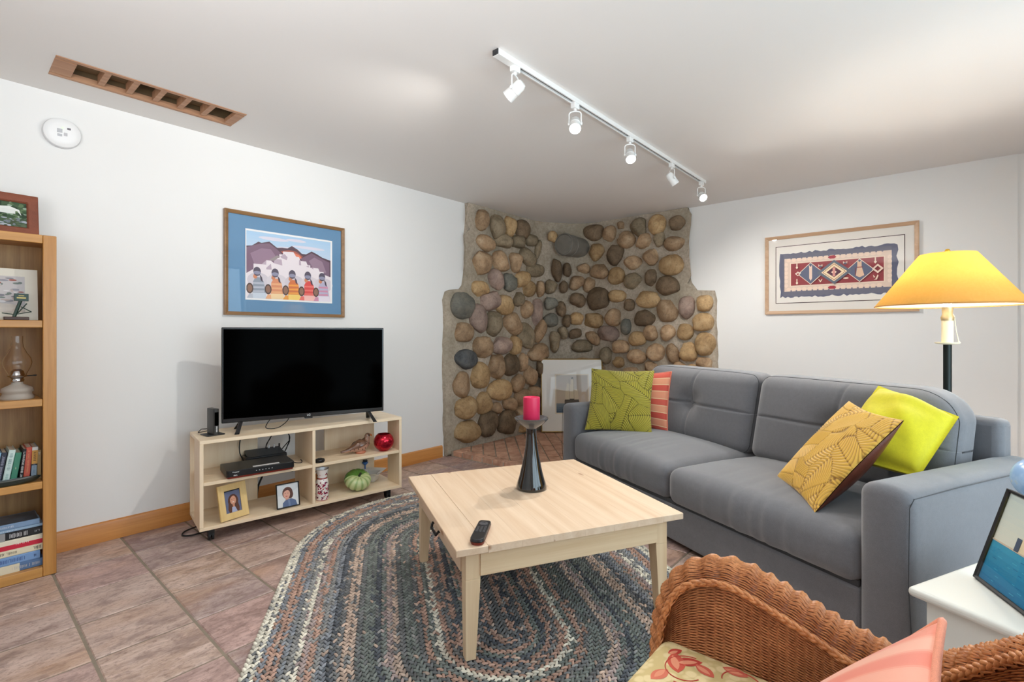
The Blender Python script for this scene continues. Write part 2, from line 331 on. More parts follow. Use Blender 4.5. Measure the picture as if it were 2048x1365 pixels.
ol=dense([(3.215,top),(3.222,2.197),(3.200,2.008),(3.209,1.848),(3.196,1.685),(3.171,1.545),(3.135,1.505),(3.016,1.492),(2.963,1.472),(2.936,1.395),(2.951,1.219),(2.941,.997),(2.932,.777),(2.945,.51),(2.945,.289),(2.96,.0)],.004)
slab_wavy('mortar_bed',[(WA-.001,top)]+ol+[(WA-.001,.0)],lambda u,z,d:(u-4.3,WB-d-3.0,z),lambda p:p[0]<3.5 and p[1]<top-.01)
orr=dense([(1.858,top),(1.838,2.234),(1.846,2.139),(1.868,1.95),(1.851,1.708),(1.827,1.586),(1.769,1.510),(1.612,1.497),(1.588,1.409),(1.593,1.223),(1.584,.992),(1.579,.784),(1.59,.3),(1.58,.0)],.004)
slab_wavy('mortar_bed',[(WB-.001,top)]+orr+[(WB-.001,.0)],lambda u,z,d:(WA-d-4.3,u-3.0,z),lambda p:p[0]<2.2 and p[1]<top-.01)
F0=Vector((4.25,WB-DM)); F1=Vector((WA-DM,2.98)); FD=(F1-F0).normalized(); FN=Vector((-FD[1],FD[0])); FN=FN if FN.dot(Vector((-1,-1)))>0 else -FN
m=MB(); m.prism([(4.20,WB-.045),(4.32,WB-DM-.035),(4.58,3.105),(WA-DM-.03,2.98),(WA-.045,2.88),(WA-.01,WB-.01)],lambda x,y:(x-4.3,y-3.0,0),lambda x,y:(x-4.3,y-3.0,top)); part('mortar_fillet',m,M_MORT,fp,angle=70)
def stone_mat(name,stops,rough=.75):
    k=N(name); v=k.coord((1,1,1),rnd=True); a=k.noise(v,9,5,.65,.6); b=k.noise(v,60,5,.7); oi=k.n('ObjectInfo')
    c=k.ramp(a,[(.28+.44*i/(len(stops)-1),lin(*s)) for i,s in enumerate(stops)]); c=k.mix(k.ramp(b,[(.34,(.45,.45,.45)),(.48,(0,0,0))]),c,tuple(x*.55 for x in lin(*stops[0])))
    hs=k.n('HueSaturation'); mr=k.n('MapRange'); mr.inputs[3].default_value=.78; mr.inputs[4].default_value=1.18; k.l(oi.outputs['Random'],mr.inputs[0]); k.l(mr.outputs[0],hs.inputs['Value']); k.l(c,hs.inputs['Color'])
    k.base(hs.outputs[0]); k.set(Roughness=rough,Specular_IOR_Level=.3); k.bump(k.mix(.55,a,b),.5,.008); return k.m
SM={'T':stone_mat('stone_tan',[(134,108,84),(176,146,114),(196,170,140)]),'O':stone_mat('stone_ochre',[(142,112,80),(184,152,110),(202,174,134)]),
 'G':stone_mat('stone_olive_grey',[(112,100,80),(146,130,106),(166,150,126)]),'D':stone_mat('stone_brown',[(90,76,60),(124,104,82),(144,122,98)]),
 'P':stone_mat('stone_mauve',[(134,112,104),(164,142,130),(184,158,142)]),'B':stone_mat('stone_blue_grey',[(98,98,92),(128,126,116),(150,144,130)]),'K':stone_mat('stone_slate',[(66,68,70),(96,98,100),(120,118,114)])}
_b=bmesh.new(); bmesh.ops.create_icosphere(_b,subdivisions=3,radius=1); _b.verts.ensure_lookup_table()
ICO=np.array([v.co[:] for v in _b.verts]); ICOF=[tuple(v.index for v in f.verts) for f in _b.faces]; _b.free()
def stone_shape(w,h,d,seed,rough):
    rr=np.random.RandomState(seed); D=ICO; r=np.full(len(D),1.0)
    for _ in range(rough):
        n=rr.normal(size=3); n[1]*=.7; n/=np.linalg.norm(n); c=rr.uniform(.68,.88); q=D@n; r=np.where(q>c,np.minimum(r,c/np.maximum(q,1e-6)),r)
    for _ in range(5):
        n=rr.normal(size=3)*rr.uniform(1.5,4); r=r*(1+.028*np.sin(D@n+rr.uniform(0,6)))
    P=D*r[:,None]; P=np.sign(P)*np.abs(P)**.9
    P=P/np.abs(P).max(0)*np.array([w/2,d,h/2]); P[:,1]=np.where(P[:,1]>0,P[:,1]*.4,P[:,1]); return P
def put_stone(u,z,w,h,rot,cc,n,place,yaw):
    z=min(z,CEIL-.012-.54*h-.1*w*abs(math.sin(R(rot)))); rr=random.Random(n*13+5); d=min(.095,.34*min(w,h)+.018+rr.uniform(0,.022))
    m=MB(); m.add(stone_shape(w,h,d,n+3,rr.choice([2,4,6,8])),ICOF)
    o=link('stone',mesh(m,'stone',SM[cc],True,50),fp); x,y=place(u); o.location=(x-4.3,y-3.0,z)
    o.rotation_euler=Euler((0,R(rot),0)).to_matrix().to_4x4().to_euler() if yaw is None else (Matrix.Rotation(yaw,3,'Z')@Matrix.Rotation(R(rot),3,'Y')).to_euler()
n_=0
for src,place,yaw,kw in((ST_L,lambda u:(u,WB-DM),0,1.06),(ST_R,lambda u:(WA-DM,u),R(-90),1.12),(ST_F,lambda s:tuple(F0+FD*s+FN*.02),math.atan2(FD[1],FD[0]),1.0)):
    for t in src.split(';'):
        u,z,w,h,r,c=t.split(); put_stone(float(u),float(z),float(w)*kw,float(h)*1.13,float(r),c,n_,place,yaw); n_+=1
# capped stove-pipe hole in the right face of the corner
M_PIPE=plain('grey_painted_steel',(124,120,112),.5,0,.1)
pipe=thing('stove_pipe_cap','grey metal stovepipe stub with a round cap high in the stone corner','pipe',(4.37,3.05,2.045))
m=MB(); m.lathe([(.112,0.0),(.112,.10),(.116,.102),(.116,.115),(.112,.117),(.112,.36)],40); part('pipe_stub',m,M_PIPE,pipe,rot=(0,R(90),0))
m=MB(); m.lathe([(0,-.012),(.1,-.012),(.108,-.004),(.112,-.014),(.119,-.012),(.121,.012),(.113,.014)],40); part('end_cap',m,M_PIPE,pipe,rot=(0,R(90),0))
# ---------------------------------------------------------------- brick hearth
HZ=.052; HP=[(3.0,WB-.053),(3.02,2.47),(3.75,1.78),(4.705,1.62),(4.705,WB-.053)]
M_BRICK=None
def brick_mat():
    k=N('terracotta_brick'); v=k.coord(rnd=True); a=k.noise(v,12,5,.65,.5); oi=k.n('ObjectInfo')
    c=k.ramp(a,[(.3,lin(172,126,104)),(.55,lin(206,162,136)),(.75,lin(220,184,158))]); hs=k.n('HueSaturation'); mr=k.n('MapRange'); mr.inputs[3].default_value=.85; mr.inputs[4].default_value=1.12
    k.l(oi.outputs['Random'],mr.inputs[0]); k.l(mr.outputs[0],hs.inputs['Value']); k.l(c,hs.inputs['Color']); k.base(hs.outputs[0]); k.set(Roughness=.85); k.bump(a,.5,.01); return k.m
M_BRICK=brick_mat()
h=thing('brick_hearth','low terracotta brick hearth in front of the stone corner','hearth',(3.8,2.6,0))
m=MB(); m.prism(HP,lambda x,y:(x-3.8,y-2.6,0),lambda x,y:(x-3.8,y-2.6,HZ-.008)); part('mortar_base',m,M_MORT,h,smooth=False)
def clip(poly,P):
    n=len(P)
    for i in range(n):
        a,b=P[i],P[(i+1)%n]; out=[]
        ins=lambda q:(b[0]-a[0])*(q[1]-a[1])-(b[1]-a[1])*(q[0]-a[0])>=-1e-9
        for j in range(len(poly)):
            p,q=poly[j-1],poly[j]
            if ins(q)!=ins(p):
                d1=(b[0]-a[0])*(p[1]-a[1])-(b[1]-a[1])*(p[0]-a[0]); d2=(b[0]-a[0])*(q[1]-a[1])-(b[1]-a[1])*(q[0]-a[0]); t=d1/(d1-d2); out.append((p[0]+(q[0]-p[0])*t,p[1]+(q[1]-p[1])*t))
            if ins(q): out.append(q)
        poly=out
        if len(poly)<3: return []
    return poly
def areap(p): return abs(sum(p[i-1][0]*p[i][1]-p[i][0]*p[i-1][1] for i in range(len(p))))/2
HI=[(3.085,WB-.07),(3.10,2.51),(3.78,1.87),(4.66,1.72),(4.66,WB-.09)]
c45=math.cos(R(45))
for i in range(-12,13):
    for j in range(-22,23):
        u0=i*.205+(.1 if j%2 else 0); v0=j*.108
        q=[(3.9+(u*c45-v*c45),2.6+(u*c45+v*c45)) for u,v in((u0,v0),(u0+.196,v0),(u0+.196,v0+.098),(u0,v0+.098))]
        q=clip(q,HI)
        if len(q)<3 or areap(q)<.0015: continue
        cx=sum(p[0] for p in q)/len(q); cy=sum(p[1] for p in q)/len(q); m=MB(); dz=random.uniform(-.0025,.0025)
        m.prism([(p[0]-cx,p[1]-cy) for p in q],lambda x,y:(x,y,-.03),lambda x,y:(x*.985,y*.985,dz)); part('brick',m,M_BRICK,h,smooth=False,loc=(cx-3.8,cy-2.6,HZ))
def edge_bricks(a,b,w):
    L=math.hypot(b[0]-a[0],b[1]-a[1]); k=int(L/.105); ang=math.atan2(b[1]-a[1],b[0]-a[0])
    for i in range(k):
        m=MB(); m.box(.004,L/k-.005,.004,w,-.046,random.uniform(-.002,.002)); t=i/k
        o=part('brick',m,M_BRICK,h,.004,loc=(a[0]+(b[0]-a[0])*t-3.8,a[1]+(b[1]-a[1])*t-2.6,HZ)); o.rotation_euler=(0,0,ang)
edge_bricks((2.995,WB-.075),(3.015,2.47),.075); edge_bricks((3.015,2.465),(3.75,1.775),.075)
# ================================================================ FURNITURE
def rbox(sx,sy,sz,r,seg=(12,12,12),fr=4):
    """dense rounded box, centred; returns verts array and faces"""
    def co(s,k):
        h=s/2; a=[-h+r*(1-math.cos(PI/2*i/fr)) for i in range(fr)]; b=list(np.linspace(-h+r,h-r,k+1)); c=[-q for q in a[::-1]]
        return a+b+c
    X,Y,Z=co(sx,seg[0]),co(sy,seg[1]),co(sz,seg[2]); V=[];F=[];D={}
    def vid(p):
        k=tuple(round(q,6) for q in p)
        if k not in D: D[k]=len(V); V.append(p)
        return D[k]
    def face(A,B,fn,fl):
        for i in range(len(A)-1):
            for j in range(len(B)-1):
                q=[vid(fn(A[i],B[j])),vid(fn(A[i+1],B[j])),vid(fn(A[i+1],B[j+1])),vid(fn(A[i],B[j+1]))]; F.append(tuple(q[::-1] if fl else q))
    for s in(1,-1):
        face(X,Y,lambda a,b:(a,b,s*sz/2),s<0); face(Y,Z,lambda a,b:(s*sx/2,a,b),s<0); face(X,Z,lambda a,b:(a,s*sy/2,b),s>0)
    P=np.array(V); H=np.array([sx,sy,sz])/2-r; C=np.clip(P,-H,H); d=P-C; n=np.linalg.norm(d,axis=1,keepdims=True); 
    return C+r*d/np.maximum(n,1e-9),F
def soft(name,sz,r,mat,parent,loc,seg=(12,12,12),fn=None,rot=None,label=None,fr=4):
    V,F=rbox(*sz,r,seg,fr)
    if fn is not None: V=fn(V)
    m=MB(); m.add(V,F); return part(name,m,mat,parent,angle=180,loc=loc,rot=rot,label=label,recalc=False)

# ---- coffee table (rotated to follow the sofa)
M_PALE=wood('pale_pine_along',(226,202,175),(206,174,141),1,.52,.9,knots=(150,105,70)); M_PALEX=wood('pale_pine_across',(236,212,176),(214,180,136),0,.4,.9); M_PALEZ=wood('pale_pine_upright',(236,212,176),(214,180,138),2,.4,.9,knots=(160,115,75))
TZ=.405; TX,TY=.912,.885
ct=thing('coffee_table','square pale pine coffee table with tapered legs on the braided rug','table',(1.699,1.365,0.011),-27.5)
TB=TZ-.011
xs=[-TX/2,-.345,-.225,-.105,.02,.14,.245,.36,TX/2]
for a,b in zip(xs[:-1],xs[1:]):
    m=MB(); m.box(a+.0001,b-.0001,-TY/2,TY/2,TB-.024,TB); o=part('plank',m,M_PALE,ct,.0025 if a in(-TX/2,) or b==TX/2 else .0004)
LX,LY=TX/2-.045,TY/2-.042
for sx in(-1,1):
    for sy in(-1,1):
        m=MB(); T=.052; B_=.036
        q=lambda s,w,L:(L*s,(L-w)*s)
        for z0,z1,w0,w1 in((0,TB-.125,B_,T),(TB-.125,TB-.024,T,T)):
            xa,xb=LX*sx,(LX-w0)*sx; ya,yb=LY*sy,(LY-w0)*sy; xc,yc=(LX-w1)*sx,(LY-w1)*sy
            m.add([(xa,ya,z0),(xb,ya,z0),(xb,yb,z0),(xa,yb,z0),(xa,ya,z1),(xc,ya,z1),(xc,yc,z1),(xa,yc,z1)],[(0,1,2,3),(4,5,6,7),(0,1,5,4),(1,2,6,5),(2,3,7,6),(3,0,4,7)])
        part('leg',m,M_PALEZ,ct,.0015)
for s in(-1,1):
    m=MB(); m.box(-LX+.05,LX-.05,s*(LY-.006)-.011,s*(LY-.006)+.0,TB-.115,TB-.024); part('apron',m,M_PALEX,ct,.001)
    m=MB(); m.box(s*(LX-.006)-.011,s*(LX-.006)+0,-LY+.05,LY-.05,TB-.115,TB-.024); part('apron',m,M_PALE,ct,.001)
m=MB(); m.tube([(-LX+.0,-.10,TB-.07),(-LX-.022,-.10,TB-.07),(-LX-.03,-.09,TB-.085),(-LX-.03,.09-.1,TB-.085),(-LX-.022,.0,TB-.07),(-LX+.0,.0,TB-.07)],.0055,8)
m.box(-LX-.004,-LX+.002,-.115,-.085,TB-.095,TB-.045); m.box(-LX-.004,-LX+.002,-.015,.015,TB-.095,TB-.045); part('drawer_pull',m,M_BLACKM,ct,label='black bail drawer pull')

# ---- candle holder and candle
M_BGLOSS=plain('black_glaze',(14,14,15),.08,0,coat=1)
chx,chy=1.752,1.402
ch=thing('candle_holder','tall black flared candle holder with a smoky glass dish on the pine table','candle holder',(chx,chy,TZ))
m=MB(); m.lathe([(.0,0),(.066,0),(.070,.004),(.069,.012),(.064,.03),(.054,.06),(.044,.10),(.034,.15),(.0275,.19),(.0235,.225),(.0225,.25),(.023,.268),(.0,.268)],48); part('stem',m,M_BGLOSS,ch,angle=60)
k=N('smoke_glass'); k.set(Base_Color=(.20,.20,.21),Roughness=.03,Metallic=.0,Transmission_Weight=.7,IOR=1.45,Specular_IOR_Level=.8); M_SMOKE=k.m
m=MB(); m.lathe([(0,.268),(.022,.268),(.026,.274),(.052,.29),(.074,.311),(.077,.318),(.0745,.320),(.05,.3),(.042,.2975),(0,.2975)],48); part('dish',m,M_SMOKE,ch,angle=60,label='smoky glass dish')
k=N('magenta_wax'); k.set(Base_Color=lin(214,40,88),Roughness=.4,Subsurface_Weight=.3,Subsurface_Radius=(.03,.008,.012),Subsurface_Scale=.3); M_WAX=k.m
cd=thing('pillar_candle','magenta pillar candle standing in the dish of the black holder','candle',(chx,chy,TZ+.2982))
m=MB(); m.lathe([(0,0),(.0355,0),(.0372,.003),(.0372,.108),(.0362,.113),(.0335,.1135),(.030,.109),(.026,.102),(.012,.099),(0,.098)],40,fn=lambda a,z:1+(.05 if z>.04 else .02)*math.exp(-((a-5.6)/.25)**2)); part('wax_body',m,M_WAX,cd,angle=50)
m=MB(); m.tube([(0,0,.097),(.001,0,.105),(.003,.001,.111)],.0011,6); part('wick',m,M_BLACKM,cd)

# ---- remote control
rm=thing('remote_control','black television remote with a rust red edge near the pine table corner','remote',(1.230,1.208,TZ),R(0),rot=(0,0,math.atan2(.098,.145)-PI/2))
def outline(w0,w1,l,r0,r1,n=6):
    P=[]
    for cx,cy,r,a0 in((w1/2-r1,l/2-r1,r1,0),(-w1/2+r1,l/2-r1,r1,90),(-w0/2+r0,-l/2+r0,r0,180),(w0/2-r0,-l/2+r0,r0,270)):
        for i in range(n+1): a=R(a0+90*i/n); P.append((cx+r*math.cos(a),cy+r*math.sin(a)))
    return P
M_RUST=plain('rust_red_plastic',(120,38,24),.35); M_REM=plain('remote_black',(34,33,35),.32); M_KEY=plain('remote_keys',(78,76,78),.4)
m=MB(); P=outline(.05,.047,.175,.022,.012)
m.prism(P,lambda x,y:(x*.86,y*.95,0),lambda x,y:(x,y,.010)); part('lower_shell',m,M_RUST,rm,angle=50,label='rust red lower shell')
m=MB(); m.prism(P,lambda x,y:(x,y,.0102),lambda x,y:(x*.93,y*.975,.021)); part('upper_shell',m,M_REM,rm,.002,angle=50)
m=MB(); m.lathe([(0,0),(.016,0),(.0155,.0022),(.0075,.0028),(.0068,.0012),(0,.0012)],28,c=(0,.052,.021)); part('navigation_pad',m,M_KEY,rm)
for r in range(5):
    for c_ in range(3):
        m=MB(); b=outline(.009,.009,.006,.0028,.0028,3); m.prism(b,lambda x,y:(x,y,0),lambda x,y:(x*.9,y*.9,.0016)); part('button',m,M_KEY,rm,loc=((c_-1)*.0125,.022-r*.0098,.021))

# ---- sofa
M_SOFA=fabric('charcoal_microsuede',(114,114,118),.9,.10,.3,700,.5); M_SEAM=fabric('dark_seam',(66,67,70),.9,.05,.1)
sf=thing('sofa','charcoal grey two cushion fabric sofa angled in front of the back wall','sofa',(2.492,1.083,0),-25)
def arm_fn(V):
    V=V.copy(); x,y,z=V.T; top=np.clip((z+.2)/.48,0,1)
    z+=.018*np.cos(np.clip(y/.09,-1,1)*PI/2)*top*1.2; x+= -.012*np.cos(np.clip(y/.09,-1,1)*PI/2)*(x<-.2); V[:,0]=x;V[:,2]=z; return V
for s in(1,-1):
    soft('arm',(.93,.165,.56),.035,M_SOFA,sf,(.47,s*1.028,.302),(20,6,12),arm_fn)
    m=MB(); y=s*(1.028+.0825*1.0)-s*.006; m.tube([(.006+.02,y-s*.0,.0285),(-.0005,y,.30),(.006,y,.545),(.03,y,.571),(.3,y,.576),(.92,y,.576)],.0016,6); part('piping',m,M_SEAM,sf)
m=MB(); m.box(.012,.90,-.95,.95,.028,.215); part('base_rail',m,M_SOFA,sf,.012)
m=MB(); m.box(.83,.935,-1.005,1.005,.03,.752); part('back_frame',m,M_SOFA,sf,.03,seg=3)
for sx in(.06,.85):
    for s in(-1,1):
        m=MB(); m.lathe([(0,0),(.02,0),(.028,.03),(.028,.035),(0,.035)],16,c=(sx,s*1.02,0)); part('leg',m,M_BLACKM,sf)
m=MB(); m.box(.02,.03,-.94,.94,.2,.235); part('seat_gap',m,M_SEAM,sf)
def seat_fn(seed,first):
    rr=np.random.RandomState(seed)
    def fn(V):
        x,y,z=V.T.copy(); hx,hy=.345,.475
        u=np.clip(x/hx,-1,1); v=np.clip(y/hy,-1,1); t=np.clip((z+.08)/.16,0,1)
        z=z+t*(.032*(1-u**2)*(1-v**4)+.010*(1-v**2))
        fr=np.exp(-((x+hx)/.07)**2); x=x-.016*fr*(1-v**4)*np.cos(z/.09*PI/2)
        ed=np.clip((np.abs(v)-.0)/1,0,1)
        wr=sum(np.sin(y*f+p)*a for f,p,a in((75,rr.uniform(0,6),.0022),(118,rr.uniform(0,6),.0016),(41,rr.uniform(0,6),.002)))
        m_=np.exp(-((y-first)/.22)**2); x=x+wr*fr*m_*1.2; z=z+.5*wr*t*m_*np.exp(-((x+.2)/.2)**2)
        return np.stack([x,y,z],1)
    return fn
soft('seat_cushion',(.72,.945,.185),.055,M_SOFA,sf,(.352,.474,.316),(26,60,8),seat_fn(1,.0))
soft('seat_cushion',(.72,.955,.185),.055,M_SOFA,sf,(.348,-.474,.312),(26,60,8),seat_fn(2,-.05))
def back_fn(sd):
    def fn(V):
        x,y,z=V.T.copy(); hy,hz=.47,.235; v=np.clip(y/hy,-1,1); w=np.clip(z/hz,-1,1); front=(x<-.0)*np.clip(-x/.06,0,1)
        x=x-front*.035*(1-np.abs(v)**3)*(1-w**4)
        g=.011*np.exp(-((z-.01)/.007)**2)*np.clip((1-np.abs(v))*9,0,1); yc=.03*sd*np.cos(w*PI)*0+.03*np.clip(np.abs(w),0,1)**1.5*(w>0)*-1
        g=g+.008*np.exp(-((y-yc+.0)/.008)**2)*np.clip((1-np.abs(w))*6,0,1)
        d=.042*np.exp(-((y/.075)**2+((z-.01)/.075)**2))
        x=x+front*(g+d)
        z=z-.012*(np.abs(v)**6)*(z>0)-.085*np.clip((-v*1.0-.62)/.38,0,1)**2.2*np.clip((w+.1)/1.1,0,1)*(sd<0)
        x=x+.22*(z+.2)
        return np.stack([x,y,z],1)
    return fn
for s,sd in((1,1),(-1,-1)):
    o=soft('back_cushion',(.19,.945,.47),.06,M_SOFA,sf,(.665,s*.476,.635),(8,100,56),back_fn(sd),fr=5)
    m=MB(); pts=[]; a_=R(62); ro=.06*math.sin(a_); xx=-.035-.06*math.cos(a_)
    for cx,cz,a0 in((.4125,.175,0),(-.4125,.175,90),(-.4125,-.175,180),(.4125,-.175,270)):
        for i in range(9):
            a=R(a0+90*i/8); pts.append((xx,cx+ro*math.cos(a),cz+ro*math.sin(a)))
    q=[]
    for i in range(len(pts)):
        A_,B_=np.array(pts[i]),np.array(pts[(i+1)%len(pts)]); k=max(1,int(np.linalg.norm(B_-A_)/.03)); q+=[A_+(B_-A_)*t/k for t in range(k)]
    q=back_fn(sd)(np.array(q)); m.tube([tuple(p) for p in q],.0018,6,closed=True); o2=part('piping',m,M_SEAM,sf,loc=(.665,s*.476,.635))
    m=MB(); m.lathe([(0,-.004),(.012,-.003),(.014,0),(.010,.005),(0,.006)],16); part('button',m,M_SOFA,sf,loc=(.665-.079+.22*.21,s*.476,.645),rot=(0,R(-90),0))

# ---- throw pillows
def leafpat(U,V,seed,cells=4,freq=64):
    """quilted leaves: every cell is one leaf with a midrib and slanting veins"""
    rr=np.random.RandomState(seed); S_=[]
    for i in range(-1,cells+1):
        for j in range(-1,cells+1): S_.append(((i+.5+rr.uniform(-.38,.38))/cells,(j+.5+rr.uniform(-.38,.38))/cells,rr.uniform(0,2*PI)))
    best=np.full(U.shape,9.0); sec=np.full(U.shape,9.0); hh=np.zeros(U.shape)
    for x,y,a in S_:
        dx,dy=U-x,V-y; l=dx*math.cos(a)+dy*math.sin(a); p=-dx*math.sin(a)+dy*math.cos(a)
        q_=np.abs(p); d=np.sqrt((l*.7)**2+(p*1.3)**2); h=np.cos((l*.80+.34*np.sqrt(q_*q_+.0006)*(1+3.2*q_)+2.2*q_*q_)*freq*3.5)-1.5*np.exp(-(p/.006)**2)
        nb=d<best; sec=np.where(nb,best,np.minimum(sec,d)); hh=np.where(nb,h,hh); best=np.where(nb,d,best)
    return hh-1.8*np.exp(-((sec-best)/.008)**2)
def pillow(name,label,C,thick,front,back,pip=None,pat=None,n=60,group=None,colf=None,flange=0,sag=0,pinch=.07,pw=.5,bulge=(1,1),wr=0):
    TL,TR,BR,BL=[np.array(c,float) for c in C]; low=min(C,key=lambda c:c[2]); base=np.array([*( (TL+TR+BR+BL)/4)[:2],low[2]])
    Nn=np.cross(TR-TL,BL-TL); Nn=Nn/np.linalg.norm(Nn)
    if np.dot(Nn,np.array([0,0,CZ])-(TL+BR)/2)<0: Nn=-Nn
    root=thing(name,label,'pillow',tuple(base),group=group)
    t=np.linspace(0,1,n+1); U,V=np.meshgrid(t,t,indexing='ij')
    su,sv=np.sin(PI*U),np.sin(PI*V); uu=.5+(U-.5)*(1-pinch*sv); vv=.5+(V-.5)*(1-pinch*su)
    B=lambda a,b:(TL*(1-a)*(1-b)+TR*a*(1-b)+BR*a*b+BL*(1-a)*b)
    P=B(uu[...,None],vv[...,None])-base; fl=flange
    k=np.clip((np.minimum(np.minimum(U,1-U),np.minimum(V,1-V))-fl)/(.5-fl),0,1); H=(np.sin(np.clip((U-fl)/(1-2*fl),0,1)*PI)*np.sin(np.clip((V-fl)/(1-2*fl),0,1)*PI))**pw
    w=wr*np.sin(9*U+7*V+2*np.sin(5*V))*np.cos(11*V-4*U)*H if wr else 0
    for s,mat,nm in((1,front,'front_panel'),(-1,back,'back_panel')):
        A=P+Nn*(s*(thick/2*H*bulge[0 if s>0 else 1]+.0015)+w)[...,None]
        m=MB()
        if s>0 and pat is not None:
            h=pat(U,V); A=A+Nn*(.0017*h*np.clip(H*4,0,1))[...,None]
        m.grid(A,flip=False); 
        if colf is not None and (s>0 or mat is front):
            cc=[]; 
            for i in range(n):
                for j in range(n): cc.append(colf((U[i,j]+.5/n),(V[i,j]+.5/n),i,j,s))
            m.c=cc
        o=part(nm,m,mat,root,angle=180,recalc=False)
        me=o.data
        if me.polygons[len(me.polygons)//2].normal.dot(Vector(Nn))*s<0: me.flip_normals()
    if pip:
        e=[P[i,0] for i in range(n)]+[P[n,j] for j in range(n)]+[P[n-i,n] for i in range(n)]+[P[0,n-j] for j in range(n)]
        m=MB(); m.tube(e,pip[1],6,closed=True); part('piping',m,pip[0],root,angle=180)
    return root
def satin(name,rough=.45,sheen=.4,bump=.1):
    k=N(name); a=k.n('VertexColor',layer_name='Col'); k.base(a.outputs[0]); k.set(Roughness=rough,Specular_IOR_Level=.3,Sheen_Weight=sheen); k.bump(k.noise(k.coord(),700,2),bump,.001); return k.m
M_QUILT=satin('quilted_velvet',.5,.3); M_STRIPE=satin('striped_cotton',.6,.3)
def leafcol(pt,cr,gr):
    a,b=np.array(lin(*cr)),np.array(lin(*gr))
    def f(u,v,i,j,s):
        h=pt[i,j]; t=min(1,max(0,(h+1.6)/1.8)); return tuple(b+(a-b)*t)
    return f
tq=np.linspace(0,1,221); UQ,VQ=np.meshgrid(tq,tq,indexing='ij')
p1_=leafpat(UQ,VQ,5,3); p2_=leafpat(UQ,VQ,9,3)
M_OLIVEB=fabric('olive_cotton',(150,140,40)); M_LEATHER=plain('brown_leather',(98,52,38),.35,0,.12,.3,120)
pillow('throw_pillow','olive green quilted leaf pattern pillow at the left end of the sofa',[(3.119,1.935,.845),(3.263,1.515,.842),(3.075,1.445,.427),(2.932,1.872,.432)],.15,M_QUILT,M_OLIVEB,None,lambda U,V:p1_,220,colf=leafcol(p1_,(178,168,58),(84,76,10)))
CORAL=[(220,96,78),(240,165,128),(216,88,72),(238,158,124)]
def stripe(u,v,i,j,s):
    b=v*8.6; k=int(b); f=b-k
    c=CORAL[k%4] if f<.88 else (246,206,160)
    return lin(*c)
M_CORD=fabric('coral_cord',(232,140,116))
pillow('throw_pillow','coral striped pillow with piped edge behind the olive pillow on the sofa',[(3.350,1.770,.812),(3.339,1.425,.833),(3.242,1.412,.425),(3.258,1.755,.420)],.13,M_STRIPE,M_STRIPE,(M_CORD,.005),None,70,colf=stripe)
pillow('throw_pillow','gold quilted leaf pattern pillow with brown leather back tipped against the right arm',[(2.720,.322,.795),(2.372,.110,.778),(2.206,.370,.415),(2.556,.588,.430)],.14,M_QUILT,M_LEATHER,None,lambda U,V:p2_,220,colf=leafcol(p2_,(222,176,74),(136,92,20)),bulge=(.8,1.5))
M_LIME=fabric('lime_cotton',(212,200,44),.9,.05,.2,900,.2)
pillow('throw_pillow','bright lime yellow flanged pillow behind the gold pillow on the right arm',[(2.824, 0.222, 0.863), (2.67, -0.05, 0.771), (2.455, 0.068, 0.555), (2.502, 0.364, 0.595)],.25,M_LIME,M_LIME,None,None,60,flange=.045,pinch=.0,wr=.013,pw=.42)

# ---- floor lamp
lx,ly=3.192,-.018
fl_=thing('floor_lamp','black floor lamp with a glowing yellow cone shade behind the sofa','lamp',(lx,ly,0))
m=MB(); m.lathe([(0,0),(.14,0),(.142,.012),(.13,.02),(.06,.03),(.022,.05),(.0165,.07),(0.0165,1.05),(0,1.05)],32); part('pole',m,plain('dark_green_metal',(28,36,34),.35,.5),fl_,angle=50)
k=N('ivory_sleeve'); k.set(Base_Color=lin(250,244,214),Roughness=.4); M_IVORY=k.m
m=MB(); m.lathe([(0,1.046),(.046,1.054),(.049,1.06),(.03,1.058),(0,1.058)],32); part('drip_pan',m,M_IVORY,fl_)
m=MB(); m.lathe([(0,1.057),(.0225,1.057),(.0225,1.165),(.0,1.165)],24); part('candle_sleeve',m,M_IVORY,fl_,angle=50)
m=MB(); m.lathe([(0,1.165),(.024,1.165),(.026,1.18),(.02,1.195),(.022,1.23),(0,1.235)],24); part('socket',m,plain('brass_socket',(205,190,150),.3,.7),fl_,angle=50)
def shade_mat():
    k=N('yellow_parchment'); k.t.nodes.remove(k.b); f=k.noise(k.coord((14,14,14)),3,5,.7,1.5)
    c=k.ramp(f,[(.3,lin(226,188,110)),(.7,lin(240,208,134))]); d=k.n('BsdfDiffuse'); t=k.n('BsdfTranslucent'); mx=k.n('MixShader'); mx.inputs[0].default_value=.62
    k.l(c,d.inputs[0]); t.inputs[0].default_value=(.84,.62,.27,1); k.l(d.outputs[0],mx.inputs[1]); k.l(t.outputs[0],mx.inputs[2]); k.l(mx.outputs[0],k.out.inputs[0]); return k.m
M_SHADE=shade_mat()
m=MB(); z0,z1=1.237,1.487; pr=[(.285,z0),(.284,z0+.004),(.108,z1),(.106,z1),(.282,z0+.003),(.283,z0),(.285,z0)]
m.lathe(pr,64); m.f=[f for f in m.f if len(f)==4]; m.c=[None]*len(m.f); o=part('shade',m,M_SHADE,fl_,angle=50,label='yellow parchment cone shade')
k=N('white_liner'); k.t.nodes.remove(k.b); d=k.n('BsdfDiffuse'); t=k.n('BsdfTranslucent'); mx=k.n('MixShader'); mx.inputs[0].default_value=.5
for q in(d,t): q.inputs[0].default_value=(.9,.88,.84,1)
k.l(d.outputs[0],mx.inputs[1]); k.l(t.outputs[0],mx.inputs[2]); k.l(mx.outputs[0],k.out.inputs[0])
